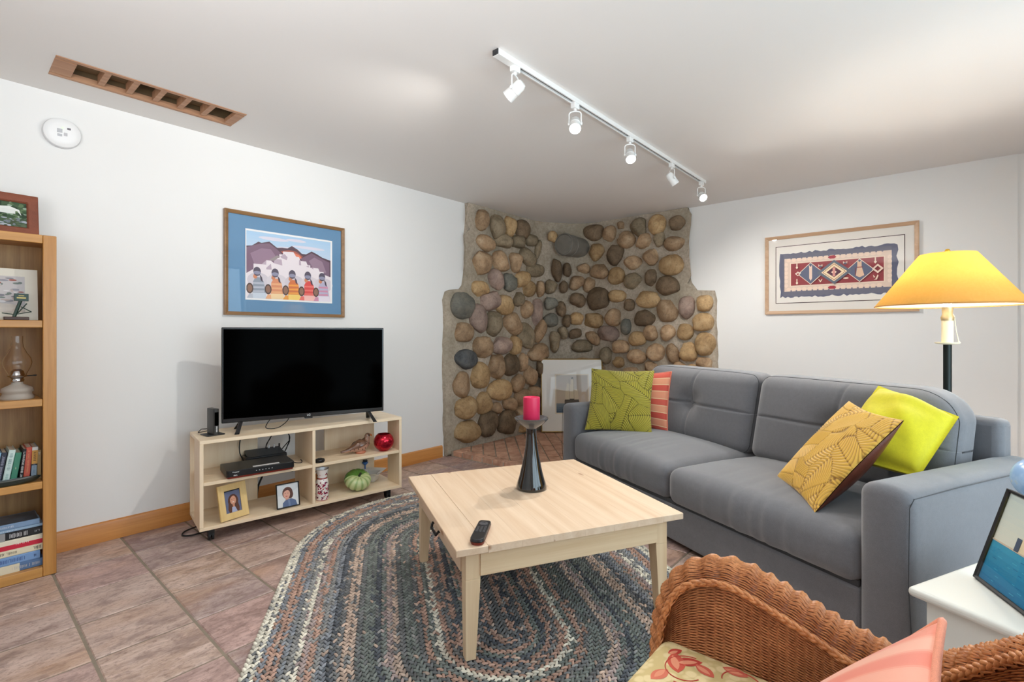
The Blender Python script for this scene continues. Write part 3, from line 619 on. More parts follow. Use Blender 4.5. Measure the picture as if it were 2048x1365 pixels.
m=MB(); m.lathe([(.2805,z0+.003),(.1045,z1-.001)],64); m.f=[f for f in m.f if len(f)==4]; m.c=[None]*len(m.f); part('shade_liner',m,k.m,fl_,angle=180,label='white lining of the shade')
m=MB(); m.tube([(.285*math.cos(a),.285*math.sin(a),z0+.001) for a in np.linspace(0,2*PI,65)[:-1]],.003,6,closed=True); part('shade_trim',m,plain('tan_binding',(196,140,70),.7),fl_)
m=MB(); m.tube([(0,.0,1.235),(.05,0,1.28),(.052,0,1.40),(0,0,1.478),(-.052,0,1.40),(-.05,0,1.28),(0,0,1.235)],.002,6); m.tube([(-.107,0,1.484),(0,0,1.478),(.107,0,1.484)],.002,6); m.tube([(0,-.107,1.484),(0,0,1.478),(0,.107,1.484)],.002,6); part('harp',m,M_BLACKM,fl_)
m=MB(); m.lathe([(0,1.478),(.008,1.478),(.008,1.486),(.004,1.489),(.009,1.496),(.011,1.503),(.007,1.51),(0,1.512)],16); part('finial',m,plain('gold_finial',(226,178,60),.25,.9),fl_,angle=60)
m=MB(); m.lathe([(0,1.232),(.013,1.235),(.02,1.26),(.031,1.30),(.03,1.325),(.018,1.345),(0,1.35)],24); part('bulb',m,emit('lamp_bulb',(1,.92,.78),18),fl_,angle=180)
m=MB(); dx=Vector((.6548,-.7558,0)); q=[Vector((0,0,1.20))+dx*.024,Vector((0,0,1.185))+dx*.034,Vector((0,0,1.12))+dx*.042,Vector((0,0,1.06))+dx*.056]; m.tube(q,.0016,6); m.lathe([(0,-.006),(.004,-.004),(.004,.004),(0,.006)],10,c=tuple(q[-1])); part('pull_chain',m,M_IVORY,fl_)
pl=bpy.data.lights.new('lamp_light','POINT'); pl.energy=14; pl.color=(1,.94,.84); pl.shadow_soft_size=.04; o=link('lamp_light',pl); o.location=(lx,ly,1.365)

# ---- white end table, framed photo, globe ornament
M_OFFW=plain('off_white_paint',(224,224,216),.4)
et=thing('end_table','white end table between the sofa arm and the wicker armchair','table',(1.698,.072,0),-25)
# local x = away from the camera along the arm, local -y = towards the right edge
m=MB(); m.box(0,.56,-.46,0,.405,.43); part('top',m,M_OFFW,et,.010,seg=3)
m=MB(); m.box(.03,.05,-.43,-.03,.0,.404); part('front_panel',m,M_OFFW,et,.002)
m=MB(); m.box(.05,.53,-.045,-.03,.0,.404); part('side_panel',m,M_OFFW,et,.002)
m=MB(); m.box(.05,.53,-.43,-.415,.0,.404); part('side_panel',m,M_OFFW,et,.002)
m=MB(); m.box(.51,.53,-.415,-.045,.0,.404); part('back_panel',m,M_OFFW,et,.002)
M_ART=vcol('printed_picture',.55,.3)
class Art:
    """flat print: polygons in picture coordinates (x right, y up), layered by hairs"""
    def __init__(s,w,h,bgc,x0=None,z0=0): s.m=MB(); s.w,s.h=w,h; s.k=0; s.x0=-w/2 if x0 is None else x0; s.z0=z0; s.poly([(0,0),(w,0),(w,h),(0,h)],bgc)
    def poly(s,P,c):
        s.k+=1; y=-s.k*.00002; c=lin(*c); s.m.add([(s.x0+p[0],y,s.z0+p[1]) for p in P],[tuple(range(len(P)))],c); return s
    def rect(s,a,b,c,d,col): return s.poly([(a,c),(b,c),(b,d),(a,d)],col)
    def ell(s,cx,cy,rx,ry,col,n=16,a0=0,a1=360,rot=0):
        P=[]
        for i in range(n):
            a=R(a0+(a1-a0)*i/(n if a1-a0>=360 else n-1)); x,y=rx*math.cos(a),ry*math.sin(a); cr,sr=math.cos(R(rot)),math.sin(R(rot)); P.append((cx+x*cr-y*sr,cy+x*sr+y*cr))
        return s.poly(P,col)
    def grad(s,a,b,c,d,c0,c1,n=14):
        for i in range(n):
            t=i/(n-1); s.rect(a,b,c+(d-c)*i/n,c+(d-c)*(i+1)/n,tuple(p+(q-p)*t for p,q in zip(c0,c1)))
        return s
    def put(s,name,parent,loc=(0,0,0),mat=None,rot=None,label=None):
        return part(name,s.m,mat or M_ART,parent,smooth=False,recalc=False,loc=loc,rot=rot,label=label)
def frame_mb(w,h,bw,d,prof=None):
    """mitred frame around an opening; front faces -y, origin at bottom centre, outer size w x h"""
    m=MB(); pr=prof or [(0,0),(0,-d),(bw*.25,-d*1.08),(bw*.8,-d*.82),(bw,-d*.7),(bw,0)]
    rings=[]
    for i,y in pr: rings.append([(-w/2+i,y,i),(w/2-i,y,i),(w/2-i,y,h-i),(-w/2+i,y,h-i)])
    V=[p for r in rings for p in r]; k=len(rings); m.add(V,[(a*4+j,a*4+(j+1)%4,((a+1)%k)*4+(j+1)%4,((a+1)%k)*4+j) for a in range(k) for j in range(4)]); return m
# photo on the end table: sky, cream shore building, blue water; leans back
e=Vector((.163,.0755,0)).normalized()
pf=thing('photo_frame','thin black framed seaside picture leaning on the white end table','picture frame',(1.8786-.155*e.x,-.073-.155*e.y,.4305),rot=(Matrix.Rotation(math.atan2(-.0755,-.163),3,'Z')@Matrix.Rotation(R(-17),3,'X')).to_euler())
# local +x runs from the photo right end to its left end reversed below, so mirror: front = -y
w_,h_=.31,.262
part('frame',frame_mb(w_,h_,.008,.012),M_BLACKM,pf,.0008)
A=Art(w_-.012,h_-.012,(214,216,206)); A.grad(0,.298,.10,.25,(222,222,208),(196,210,206),8); A.grad(0,.298,0,.115,(20,112,156),(52,150,186),6)
for i in range(60):
    x=random.uniform(0,.28); y=random.uniform(0,.105); A.rect(x,x+random.uniform(.008,.018),y,y+.0015,random.choice([(26,128,170),(70,166,196),(16,100,146)]))
A.poly([(0,.113),(.298,.113),(.298,.121),(0,.117)],(206,190,170)); A.rect(.10,.19,.117,.165,(232,214,180)); A.poly([(.095,.165),(.195,.165),(.18,.18),(.11,.18)],(206,170,140)); A.rect(.082,.098,.115,.15,(70,84,110)); A.rect(.19,.27,.117,.15,(226,204,172))
for x in(.115,.135,.155,.175): A.rect(x,x+.008,.13,.148,(150,120,100))
A.put('print',pf,(0,-.004,.006)); m=MB(); m.box(-w_/2+.004,w_/2-.004,-.003,.0,.004,h_-.004); part('backing',m,M_BLACKM,pf,smooth=False)
m=MB(); m.box(-w_/2+.008,w_/2-.008,-.0100,-.0092,.008,h_-.008); part('glass',m,M_GLASS,pf,smooth=False)
m=MB(); m.prism([(-.02,0),(.02,0),(.012,.14),(-.012,.14)],lambda x,z:(x,.002+.11*(1-z/.14)*.62,z*1.0),lambda x,z:(x,.005+.11*(1-z/.14)*.62,z*1.0)); part('strut',m,M_BLACKM,pf,smooth=False,loc=(0,0,.02))
gl=thing('globe_ornament','pale blue round globe ornament on a slim stand, cut by the right picture edge','ornament',(2.066,-.211,.43))
m=MB(); m.lathe([(0,0),(.05,0),(.052,.008),(.02,.018),(.008,.03),(.008,.195),(0,.195)],24); part('stand',m,plain('brown_wood_stand',(110,72,48),.45),gl,angle=50)
def globe_mat():
    k=N('pale_blue_globe'); f=k.noise(k.coord(),22,4); k.base(k.ramp(f,[(.45,lin(150,186,226)),(.6,lin(172,204,236)),(.68,lin(196,206,200))])); k.set(Roughness=.25); return k.m
m=MB(); m.lathe([(.062*math.sin(a),.256-.062*math.cos(a)) for a in np.linspace(0.001,PI-.001,20)],32); part('sphere',m,globe_mat(),gl,angle=180)
# ---------------------------------------------------------------- braided rug
RW=Vector((.5707,.8211)); RP=Vector((.8211,-.5707)); C0=RW*1.76+RP*.42; C1=RW*2.64+RP*.42; RL=(C1-C0).length
RC=(C0+C1)/2
rug=thing('braided_rug','oval braided rug in slate, rust, cream and blue grey rings under the pine table','rug',(RC.x,RC.y,0))
def stad(r,t):
    """point, tangent at arclength t on the stadium of radius r (rug coordinates)"""
    per=2*RL+2*PI*r; t%=per
    if t<RL: return RW*(t-RL/2)+RP*r, RW
    t-=RL
    if t<PI*r: a=t/r if r>1e-6 else 0; return RW*(RL/2)+RP*(r*math.cos(a))+RW*(r*math.sin(a)), RP*(-math.sin(a))+RW*math.cos(a)
    t-=PI*r
    if t<RL: return RW*(RL/2-t)-RP*r, -RW
    t-=RL; a=t/r if r>1e-6 else 0
    return RW*(-RL/2)-RP*(r*math.cos(a))-RW*(r*math.sin(a)), RP*math.sin(a)-RW*math.cos(a)
CRM,BLU,RST,SLT,TEA,MAU,PCH,DRK,GRY,SAG=(226,220,204),(142,146,152),(184,152,136),(122,123,123),(128,134,129),(172,156,152),(198,176,160),(98,102,108),(152,152,150),(160,164,152)
RINGS=[CRM,CRM,BLU,RST,RST,BLU,GRY,CRM,MAU,RST,GRY,BLU,DRK,SLT,PCH,PCH,SLT,TEA,TEA,DRK,TEA,MAU,PCH,SLT,TEA,TEA,SLT,RST,TEA,CRM,RST,SLT,RST,DRK,TEA,RST,SLT,DRK,RST,SLT]
M_BRAID=vcol('braided_wool',.95,.1,.4,500); M_UNDER=plain('rug_underside',(28,28,30),.95)
BWD=.0218; ROUT=.872
rr_=random.Random(4)
for i,c in enumerate(RINGS):
    r=ROUT-BWD*(i+.5)
    if r<.002: break
    per=2*RL+2*PI*r; n=int(per/.0235); st=per/n; m=MB(); nxt=RINGS[min(i+1,len(RINGS)-1)]; phase=rr_.random()
    for j in range(n):
        for side in(-1,1):
            t=(j+phase+(.5 if side>0 else 0))*st; p,T=stad(r,t); Nn=Vector((T[1],-T[0])); ctr=p+Nn*(side*BWD*.235)
            q=rr_.random(); sec=math.sin((j*st+i*.37)*9+i*1.7)
            cc=c if q<.74 else ((GRY if sum(c)>480 else PCH) if q<.77 else (nxt if q<.93 else (SLT if sec>0 else GRY)))
            jj=rr_.uniform(.86,1.12); cc=lin(*[max(8,min(250,x*jj)) for x in cc])
            a=R(32)*side; D=(T*math.cos(a)-Nn*math.sin(a)); E=Vector((-D[1],D[0])); V=[]
            for z,s in((.001,1.0),(.0078,.86),(.0102,.42)):
                for k in range(6):
                    g=PI/3*k; w=ctr+D*(.0158*s*math.cos(g))+E*(.0060*s*math.sin(g)); V.append((w[0],w[1],z))
            m.add(V,[(k,(k+1)%6,6+(k+1)%6,6+k) for k in range(6)]+[(6+k,6+(k+1)%6,12+(k+1)%6,12+k) for k in range(6)]+[tuple(range(12,18))],cc)
    part('braid',m,M_BRAID,rug,angle=80,recalc=False)
m=MB(); P=[stad(ROUT-.006,t)[0] for t in np.linspace(0,2*RL+2*PI*(ROUT-.006),161)[:-1]]; m.prism([(p[0],p[1]) for p in P],lambda x,y:(x,y,0),lambda x,y:(x,y,.005)); part('underlay',m,M_UNDER,rug,smooth=False)

# ---------------------------------------------------------------- ceiling vent
M_RED=wood('cedar_strip',(190,146,112),(152,104,74),0,.6,1.2); M_PLY=wood('plywood_dark',(122,98,66),(88,68,44),0,.7,2)
ve=thing('ceiling_vent','long cedar framed vent grille with six openings set into the ceiling','vent',((V0+V1)/2,(V2+V3)/2,CEIL))
vx,vy=(V1-V0)/2,(V3-V2)/2
for s in(-1,1):
    m=MB(); m.box(-vx,vx,s*vy-(.024 if s>0 else 0),s*vy+(.024 if s<0 else 0),-.004,.024); part('side_rail',m,M_RED,ve,.002)
m=MB(); m.box(-vx,-vx+.075,-vy+.034,vy-.034,-.0035,.02); part('end_rail',m,M_RED,ve,.002)
m=MB(); m.box(vx-.045,vx,-vy+.034,vy-.034,-.0035,.02); part('end_rail',m,M_RED,ve,.002)
cw=(2*vx-.12)/6
for i in range(1,6):
    x=-vx+.075+cw*i; m=MB(); m.box(x-.013,x+.013,-vy+.034,vy-.034,.001,.045); part('divider',m,M_RED,ve,.001)
for i in range(6):
    x=-vx+.075+cw*i; d=.24 if i in(2,5) else .045
    m=MB(); m.box(x,x+cw,-vy+.03,vy-.03,d,d+.01); part('board_or_shade',m,M_PLY if d<.1 else M_BLACKM,ve,smooth=False)  # plywood backs; in the deep open cells a black sheet paints the dark depth
m=MB(); m.box(-vx,vx,-vy,-vy+.012,.024,.3); m.box(-vx,vx,vy-.012,vy,.024,.3); m.box(-vx,-vx+.012,-vy,vy,.024,.3); m.box(vx-.012,vx,-vy,vy,.024,.3); m.box(-vx,vx,-vy,vy,.3,.31); part('duct_lining',m,M_PLY,ve,smooth=False)

# ---------------------------------------------------------------- smoke alarm on the left wall
sm=thing('smoke_alarm','round white smoke alarm high on the left wall','smoke alarm',(.408,WB,2.112),rot=(R(90),0,0))
m=MB(); m.lathe([(0,0),(.074,0),(.0745,.012),(.072,.016),(0,.016)],40); part('base_plate',m,plain('alarm_grey',(214,214,216),.5),sm,angle=50)
m=MB(); m.lathe([(.071,.016),(.071,.026),(.060,.036),(.045,.041),(0,.0425)],40); part('cover',m,plain('alarm_white',(246,246,246),.45),sm,angle=40)
MG=plain('alarm_groove',(196,196,200),.6)
for i,(x,y,w,h) in enumerate(((-.012,.004,.02,.02),(.010,-.010,.014,.016),(-.012,-.018,.018,.012))): 
    m=MB(); m.box(x-w/2,x+w/2,y-h/2,y+h/2,.040,.0432); part('test_button',m,MG,sm,.001)
m=MB(); m.box(.016,.030,.016,.026,.036,.0425); part('speaker_slot',m,plain('alarm_slot',(120,116,124),.6),sm,.001)
m=MB(); m.lathe([(0,0),(.004,0),(.003,.002),(0,.0026)],12,c=(-.002,.020,.041)); part('status_light',m,emit('green_led',(.35,1,.3),1.5),sm,label='glowing green status light')

# ---------------------------------------------------------------- track light
TRY,TX0,TX1=1.432,1.548,3.985
tl=thing('track_light','white ceiling track with five adjustable spotlights','track light',((TX0+TX1)/2,TRY,CEIL))
hx=(TX1-TX0)/2; M_TRK=plain('track_white',(240,240,238),.4); M_SLOT=plain('track_slot',(70,70,72),.5,.5)
m=MB(); m.box(-hx,hx,-.017,-.009,-.024,0); m.box(-hx,hx,.009,.017,-.024,0); m.box(-hx,hx,-.009,.009,-.006,0); m.box(-hx+.0005,-hx+.12,-.0175,.0175,-.0265,-.0005); part('rail',m,M_TRK,tl,.001)
m=MB(); m.box(-hx+.13,hx-.01,-.0088,.0088,-.012,-.007); part('contact_slot',m,M_SLOT,tl,smooth=False)
m=MB(); m.box(-hx-.004,-hx,-.016,.016,-.025,-.002); m.box(-hx-.007,-hx-.004,-.006,.004,-.02,-.01); part('end_cap',m,M_SLOT,tl,.001)
M_LENS=emit('spot_lens',(1,.95,.86),45)
AIM=[(1.674,(1.25,3.3,1.0)),(2.15,(1.35,.9,.95)),(2.745,(2.1,.9,1.1)),(3.36,(4.4,.75,.6)),(3.925,(2.9,.4,1.0))]
SPOTW=[38,42,44,62,54]
for i,(x,aim) in enumerate(AIM):
    loc=Vector((x-(TX0+TX1)/2,0,0)); pv=Vector((x,TRY,CEIL-.125)); d=(Vector(aim)-pv).normalized()
    yaw=math.atan2(d.y,d.x)
    h=link('spotlight',None,tl); h.empty_display_size=.03; h.location=loc; h.rotation_euler=(0,0,yaw)
    # local x = aiming heading; the yoke spreads along local y
    m=MB(); m.box(-.022,.022,-.013,.013,-.05,-.016); m.cyl((0,0,-.05),(0,0,-.062),.008); part('connector',m,M_TRK,h,.002,rot=(0,0,-yaw))
    m=MB(); g=.031; yk=[(0,g,-.128),(0,g,-.075),(0,g-.008,-.066),(0,0,-.062),(0,-g+.008,-.066),(0,-g,-.075),(0,-g,-.128)]
    for a,b in zip(yk[:-1],yk[1:]):
        A_,B_=Vector(a),Vector(b); m.tube([A_,B_],.0034,6)
    for s in(-1,1): m.cyl((0,s*(g-.003),-.128),(0,s*(g+.006),-.128),.008,n=12)
    part('yoke',m,M_TRK,h,angle=40)
    pit=math.acos(max(-1,min(1,-d.z))); rot=(0,-pit,0)
    m=MB(); m.lathe([(.012,.046),(.018,.044),(.026,.03),(.0265,.004),(.028,.002),(.028,-.004),(.0265,-.006),(.030,-.045),(.0285,-.045),(.0255,-.012),(.0,-.012)],28); o=part('housing',m,M_TRK,h,angle=40,loc=(0,0,-.128),rot=rot)
    m=MB(); m.lathe([(0,-.031),(.018,-.031),(.0272,-.033),(.0272,-.036),(.02,-.038),(0,-.0385)],24); part('lens',m,M_LENS,h,angle=40,loc=(0,0,-.128),rot=rot,label='glowing spotlight lens')
    sl=bpy.data.lights.new('spot_lamp','SPOT'); sl.energy=SPOTW[i]; sl.color=(1,.965,.91); sl.spot_size=R(118); sl.spot_blend=.75; sl.shadow_soft_size=.022
    o=link('spot_lamp',sl); o.location=pv+d*.05; o.rotation_euler=d.to_track_quat('-Z','Y').to_euler()

# ---------------------------------------------------------------- wall pictures
M_OAKF=wood('brown_oak_frame',(160,122,82),(110,78,48),0,.4,1.5); M_PINKOAK=wood('pale_oak_frame',(208,174,142),(178,140,108),0,.45,1.5)
pw,ph=.812,.660
p=thing('framed_print','blue matted village print in a brown wood frame above the television','picture',(1.562,WB,1.217))
part('frame',frame_mb(pw,ph,.022,.026),M_OAKF,p,angle=30)
A=Art(pw-.04,ph-.04,(104,146,182),z0=.02); W,H=pw-.04,ph-.04
A.put('mat_board',p,(0,-.010,0),label='blue mat board')
aw,ah=.595,.455; B=Art(aw,ah,(246,244,244),x0=0); B.grad(.006,aw-.012,.20,ah-.012,(222,226,238),(176,208,236),10)
for cx,cy,a,b in((.18,.41,.10,.012),(.33,.42,.07,.01),(.42,.38,.12,.010),(.28,.36,.08,.008)): B.ell(cx,cy,a,b,(224,220,234))
B.poly([(.006,.345),(.04,.35),(.08,.38),(.10,.375),(.15,.39),(.20,.355),(.235,.36),(.27,.36),(.30,.38),(.34,.36),(.37,.335),(.40,.335),(.44,.36),(.48,.345),(.52,.325),(.583,.31),(.583,.13),(.006,.13)],(96,74,86))
B.poly([(.006,.335),(.09,.368),(.15,.378),(.20,.345),(.25,.30),(.2,.2),(.1,.15),(.006,.15)],(132,104,124)); B.poly([(.03,.30),(.10,.34),(.16,.34),(.19,.30),(.15,.24),(.06,.22)],(158,130,150))
B.poly([(.36,.30),(.44,.348),(.52,.315),(.575,.295),(.575,.16),(.47,.16)],(132,106,126)); B.poly([(.42,.29),(.46,.32),(.52,.295),(.55,.22),(.48,.2)],(160,134,152))
B.poly([(.22,.335),(.28,.35),(.33,.345),(.38,.315),(.35,.30),(.28,.32)],(172,96,84)); B.poly([(.23,.33),(.29,.34),(.35,.325),(.37,.305),(.34,.29),(.27,.30)],(232,134,104))
WHT=(238,228,232); MAV=(196,176,190)
B.poly([(.006,.17),(.05,.20),(.05,.235),(.13,.235),(.13,.265),(.16,.265),(.18,.25),(.18,.29),(.215,.29),(.215,.315),(.24,.315),(.24,.335),(.31,.34),(.33,.31),(.35,.31),(.36,.285),(.40,.285),(.41,.262),(.43,.262),(.43,.245),(.49,.245),(.50,.222),(.53,.222),(.53,.205),(.583,.19),(.583,.012),(.006,.012)],WHT)
for q in([(.10,.235),(.13,.265),(.13,.235)],[(.18,.25),(.18,.28),(.23,.28),(.235,.24)],[(.22,.30),(.25,.32),(.27,.30),(.265,.28),(.23,.29)],[(.35,.29),(.36,.29),(.365,.255),(.35,.255)],[(.13,.215),(.16,.245),(.165,.205),(.13,.205)],[(.40,.25),(.42,.26),(.42,.245)],[(.44,.24),(.45,.25),(.455,.235)]): B.poly(q,MAV)
B.poly([(.15,.27),(.2,.305),(.22,.30),(.18,.265)],(160,150,150))
for x0_,cr in((.05,(214,206,214)),(.17,(222,214,220)),(.29,(214,206,214)),(.40,(222,212,218)),(.50,(216,206,214))): B.ell(x0_+.03,.13,.07,.05,cr,14)
FIG=[(.075,(150,158,172),(188,192,204),(206,214,226)),(.19,(226,150,112),(238,178,132),(246,216,170)),(.305,(216,122,76),(240,164,80),(250,214,120)),(.415,(226,84,82),(238,120,112),(250,196,188)),(.52,(190,184,208),(214,150,176),(236,228,238))]
for fx,c1,c2,c3 in FIG:
    B.poly([(fx-.035,.012),(fx-.03,.07),(fx-.028,.12),(fx-.012,.15),(fx+.02,.148),(fx+.04,.12),(fx+.05,.06),(fx+.058,.012)],c1)
    for z in(.115,.088,.062): B.poly([(fx-.029,z),(fx+.04,z+.004),(fx+.043,z-.010),(fx-.029,z-.010)],c2)
    B.poly([(fx-.04,.012),(fx-.03,.048),(fx+.05,.05),(fx+.06,.012)],c3)
    B.poly([(fx-.025,.165),(fx-.028,.148),(fx-.018,.138),(fx-.005,.142),(fx,.17)],(214,140,104)); B.ell(fx-.003,.186,.024,.03,(96,88,104)); B.ell(fx-.003,.178,.023,.012,(150,150,174)); B.poly([(fx+.012,.17),(fx+.028,.15),(fx+.034,.118),(fx+.02,.13)],(84,74,88))
    B.ell(fx-.048,.075,.022,.034,(86,70,66)); B.ell(fx-.048,.075,.015,.025,(150,114,98)); B.poly([(fx-.066,.012),(fx-.05,.042),(fx-.03,.04),(fx-.028,.012)],c2)
B.rect(aw-.012,aw,0,ah,(246,244,244)); B.rect(0,aw,ah-.010,ah,(246,244,244)); B.rect(0,.006,0,ah,(240,238,240))
B.put('print',p,(-aw/2+.015,-.0125,.10))
m=MB(); m.box(-W/2,W/2,-.0185,-.0175,.02,.02+H); part('glass',m,M_GLASS,p,smooth=False); m=MB(); m.box(-pw/2+.01,pw/2-.01,-.008,-.001,.01,ph-.01); part('backing',m,M_BLACKM,p,smooth=False)

qw,qh=1.045,.672
p=thing('framed_textile','woven rug textile in a pale oak frame on the back wall beside the lamp','picture',(WA,.652,1.263),-90)
part('frame',frame_mb(qw,qh,.028,.024),M_PINKOAK,p,angle=30)
A=Art(qw-.05,qh-.05,(232,226,218),z0=.025); A.put('mat_board',p,(0,-.010,0))
bw,bh=.88,.49; B=Art(bw,bh,(236,230,222),x0=0)
for a in((0,bw,0,.005),(0,bw,bh-.005,bh),(0,.005,0,bh),(bw-.005,bw,0,bh)): B.rect(*a,(70,40,40))
rr2=random.Random(8)
def ragged(x0,x1,y0,y1,col,n=40,j=.009):
    P=[(x0+(x1-x0)*i/n,y0+rr2.uniform(-j,j)) for i in range(n+1)]+[(x1+rr2.uniform(-j,j),y0+(y1-y0)*i/8) for i in range(1,8)]+[(x1-(x1-x0)*i/n,y1+rr2.uniform(-j,j)) for i in range(n+1)]+[(x0+rr2.uniform(-j,j),y1-(y1-y0)*i/8) for i in range(1,8)]
    B.poly(P,col)
ragged(.035,.835,.052,.425,(96,98,120)); ragged(.06,.80,.06,.415,(108,108,124),30,.006)
B.rect(.062,.79,.105,.375,(108,100,112)); B.rect(.068,.80,.10,.38,(226,202,184))
for i in range(17):
    x=.10+.039*i
    for y in(.118,.364): B.ell(x,y,.017,.014,(238,212,192)); B.ell(x+.0195,y-.014*(1 if y<.2 else -1),.006,.006,(120,110,128),8)
for i in range(6):
    for x in(.082,.788): B.ell(x,.15+.036*i,.014,.016,(238,214,196))
for y in(.118,.364): B.poly([(.385,y),(.40,y+.013),(.43,y+.013),(.445,y),(.43,y-.013),(.40,y-.013)],(168,46,60))
B.rect(.112,.758,.142,.34,(240,220,198)); B.rect(.118,.752,.148,.334,(152,58,64))
for _ in range(500):
    x=rr2.uniform(.12,.748); y=rr2.uniform(.15,.33); B.rect(x,x+.006,y,y+.0018,rr2.choice([(160,66,72),(142,50,58),(168,76,80)]))
dia=lambda cx,cy,a,b,c: B.poly([(cx-a,cy),(cx,cy+b),(cx+a,cy),(cx,cy-b)],c)
for cx in(.265,.60): dia(cx,.241,.095,.092,(240,222,204)); dia(cx,.241,.089,.086,(98,102,124))
dia(.43,.241,.12,.098,(104,108,120)); dia(.43,.241,.088,.075,(238,216,178)); dia(.43,.241,.079,.067,(130,62,64)); dia(.43,.241,.074,.062,(238,216,178)); dia(.43,.241,.052,.044,(96,60,74))
B.rect(.42,.438,.205,.278,(214,150,140)); B.poly([(.41,.24),(.42,.25),(.42,.23)],(236,214,190)); B.poly([(.448,.24),(.438,.25),(.438,.23)],(236,214,190))
B.poly([(.255,.29),(.252,.315),(.262,.297),(.268,.297),(.276,.315),(.276,.29),(.276,.20),(.266,.18),(.255,.20)],(232,202,184)); B.poly([(.585,.32),(.60,.305),(.613,.32),(.613,.27),(.63,.20),(.60,.185),(.575,.20),(.585,.27)],(222,186,160)); B.rect(.58,.62,.262,.268,(140,60,60)); B.rect(.57,.575,.2,.262,(120,60,66))
for c in((.165,.31),(.165,.18),(.70,.31)): B.rect(c[0]-.004,c[0]+.004,c[1]-.022,c[1]+.022,(240,220,200)); B.poly([(c[0]-.010,c[1]-.012),(c[0],c[1]+.0),(c[0]+.010,c[1]-.012),(c[0],c[1]-.026)],(240,220,200))
dia(.172,.245,.02,.02,(236,214,196)); dia(.172,.245,.012,.012,(152,58,64)); B.rect(.155,.195,.248,.254,(240,226,210))
for a in(0,90,180,270):
    cr,sr=math.cos(R(a+45)),math.sin(R(a+45)); B.poly([(.715+cr*x-sr*y,.245+sr*x+cr*y) for x,y in((-.026,.014),(.02,.014),(.02,.026),(-.026,.026))],(236,208,190))
for x,y in((.335,.30),(.505,.31)): B.rect(x-.014,x-.010,y-.008,y+.01,(236,214,196)); B.rect(x+.010,x+.014,y-.008,y+.01,(236,214,196)); B.rect(x-.012,x+.012,y,y+.004,(236,214,196)); dia(x,y-.008,.012,.010,(110,106,122))
B.poly([(.32,.19),(.325,.19),(.335,.175),(.345,.19),(.35,.19),(.338,.165),(.332,.165)],(240,222,200)); B.ell(.51,.185,.018,.006,(236,212,192)); B.poly([(.69,.16),(.70,.165),(.715,.20),(.72,.19),(.71,.16)],(236,210,190)); B.poly([(.70,.18),(.685,.2),(.69,.175)],(236,210,190))
B.put('textile',p,(-bw/2+.0,-.0125,.092))
m=MB(); m.box(-qw/2+.026,qw/2-.026,-.0185,-.0175,.026,qh-.026); part('glass',m,M_GLASS,p,smooth=False); m=MB(); m.box(-qw/2+.01,qw/2-.01,-.008,-.001,.01,qh-.01); part('backing',m,M_BLACKM,p,smooth=False)

# picture leaning in the stone corner
M_GOLD=plain('thin_gold_frame',(190,160,96),.3,.8)
fw_=.66; fh_=.775
th=math.atan2(-.756,.655)
p=thing('leaning_picture','gold edged white matted ship picture leaning in the stone corner behind the sofa','picture',(4.425-.055,2.987-.045,HZ+.003),rot=(Matrix.Rotation(th,3,'Z')@Matrix.Rotation(R(-9),3,'X')).to_euler())
part('frame',frame_mb(fw_,fh_,.010,.022),M_GOLD,p,angle=30)
A=Art(fw_-.018,fh_-.018,(238,236,230),z0=.009); A.put('mat_board',p,(0,-.012,0))
B=Art(.36,.42,(226,214,192),x0=0); B.rect(.012,.348,.012,.408,(190,178,162)); B.grad(.012,.348,.11,.408,(196,180,160),(180,168,154),8); B.grad(.012,.348,.012,.11,(84,104,124),(120,132,140),5)
B.poly([(.10,.10),(.26,.10),(.25,.15),(.24,.19),(.12,.19),(.10,.14)],(86,78,70))
for cx,z0_,w_,h_ in((.13,.15,.05,.12),(.18,.16,.06,.15),(.225,.15,.045,.11),(.14,.26,.04,.06),(.185,.30,.04,.06),(.165,.21,.07,.05)): B.poly([(cx-w_/2,z0_),(cx+w_/2,z0_),(cx+w_*.35,z0_+h_),(cx-w_*.35,z0_+h_)],(206,192,166))
for cx in(.15,.20): B.rect(cx-.001,cx+.001,.15,.375,(60,50,44))
B.poly([(.175,.37),(.195,.375),(.19,.385),(.178,.385)],(40,36,36)); B.poly([(.27,.11),(.33,.11),(.32,.15),(.31,.21),(.28,.19)],(196,186,174))
for _ in range(26):
    x=random.uniform(.02,.32); z=random.uniform(.015,.1); B.rect(x,x+.02,z,z+.002,random.choice([(70,90,112),(140,150,156),(100,118,132)]))
B.put('print',p,(-.18,-.0145,.19)); m=MB(); m.box(-fw_/2+.009,fw_/2-.009,-.0215,-.0205,.009,fh_-.009); part('glass',m,M_GLASS,p,smooth=False); m=MB(); m.box(-fw_/2+.006,fw_/2-.006,-.011,-.001,.006,fh_-.006); part('backing',m,M_BLACKM,p,smooth=False)
# ---------------------------------------------------------------- television stand on casters
M_MAP=wood('maple_laminate',(248,228,198),(236,210,174),0,.4,.8,contrast=.8); M_MAPZ=wood('maple_laminate_upright',(248,228,198),(236,210,174),2,.4,.8,contrast=.8)
SX,SY,SA=.886,2.91,-8.7
ts=thing('television_stand','low maple open shelf television stand on black casters by the left wall','cabinet',(SX,SY,0),SA)
def SL(x,y,z):
    c,s=math.cos(R(SA)),math.sin(R(SA)); return (SX+x*c-y*s,SY+x*s+y*c,z)
W_=1.157
def bd(name,x0,x1,y0,y1,z0,z1,mat): m=MB(); m.box(x0,x1,y0,y1,z0,z1); return part(name,m,mat,ts,.0012)
bd('top_board',0,W_,0,.33,.524,.542,M_MAP); bd('bottom_board',0,W_,0,.33,.070,.088,M_MAP)
bd('side_panel',0,.018,.0,.17,.0885,.5235,M_MAPZ); bd('side_panel',W_-.018,W_,.0,.17,.0885,.5235,M_MAPZ); bd('divider',.573,.591,.001,.33,.0885,.5235,M_MAPZ)
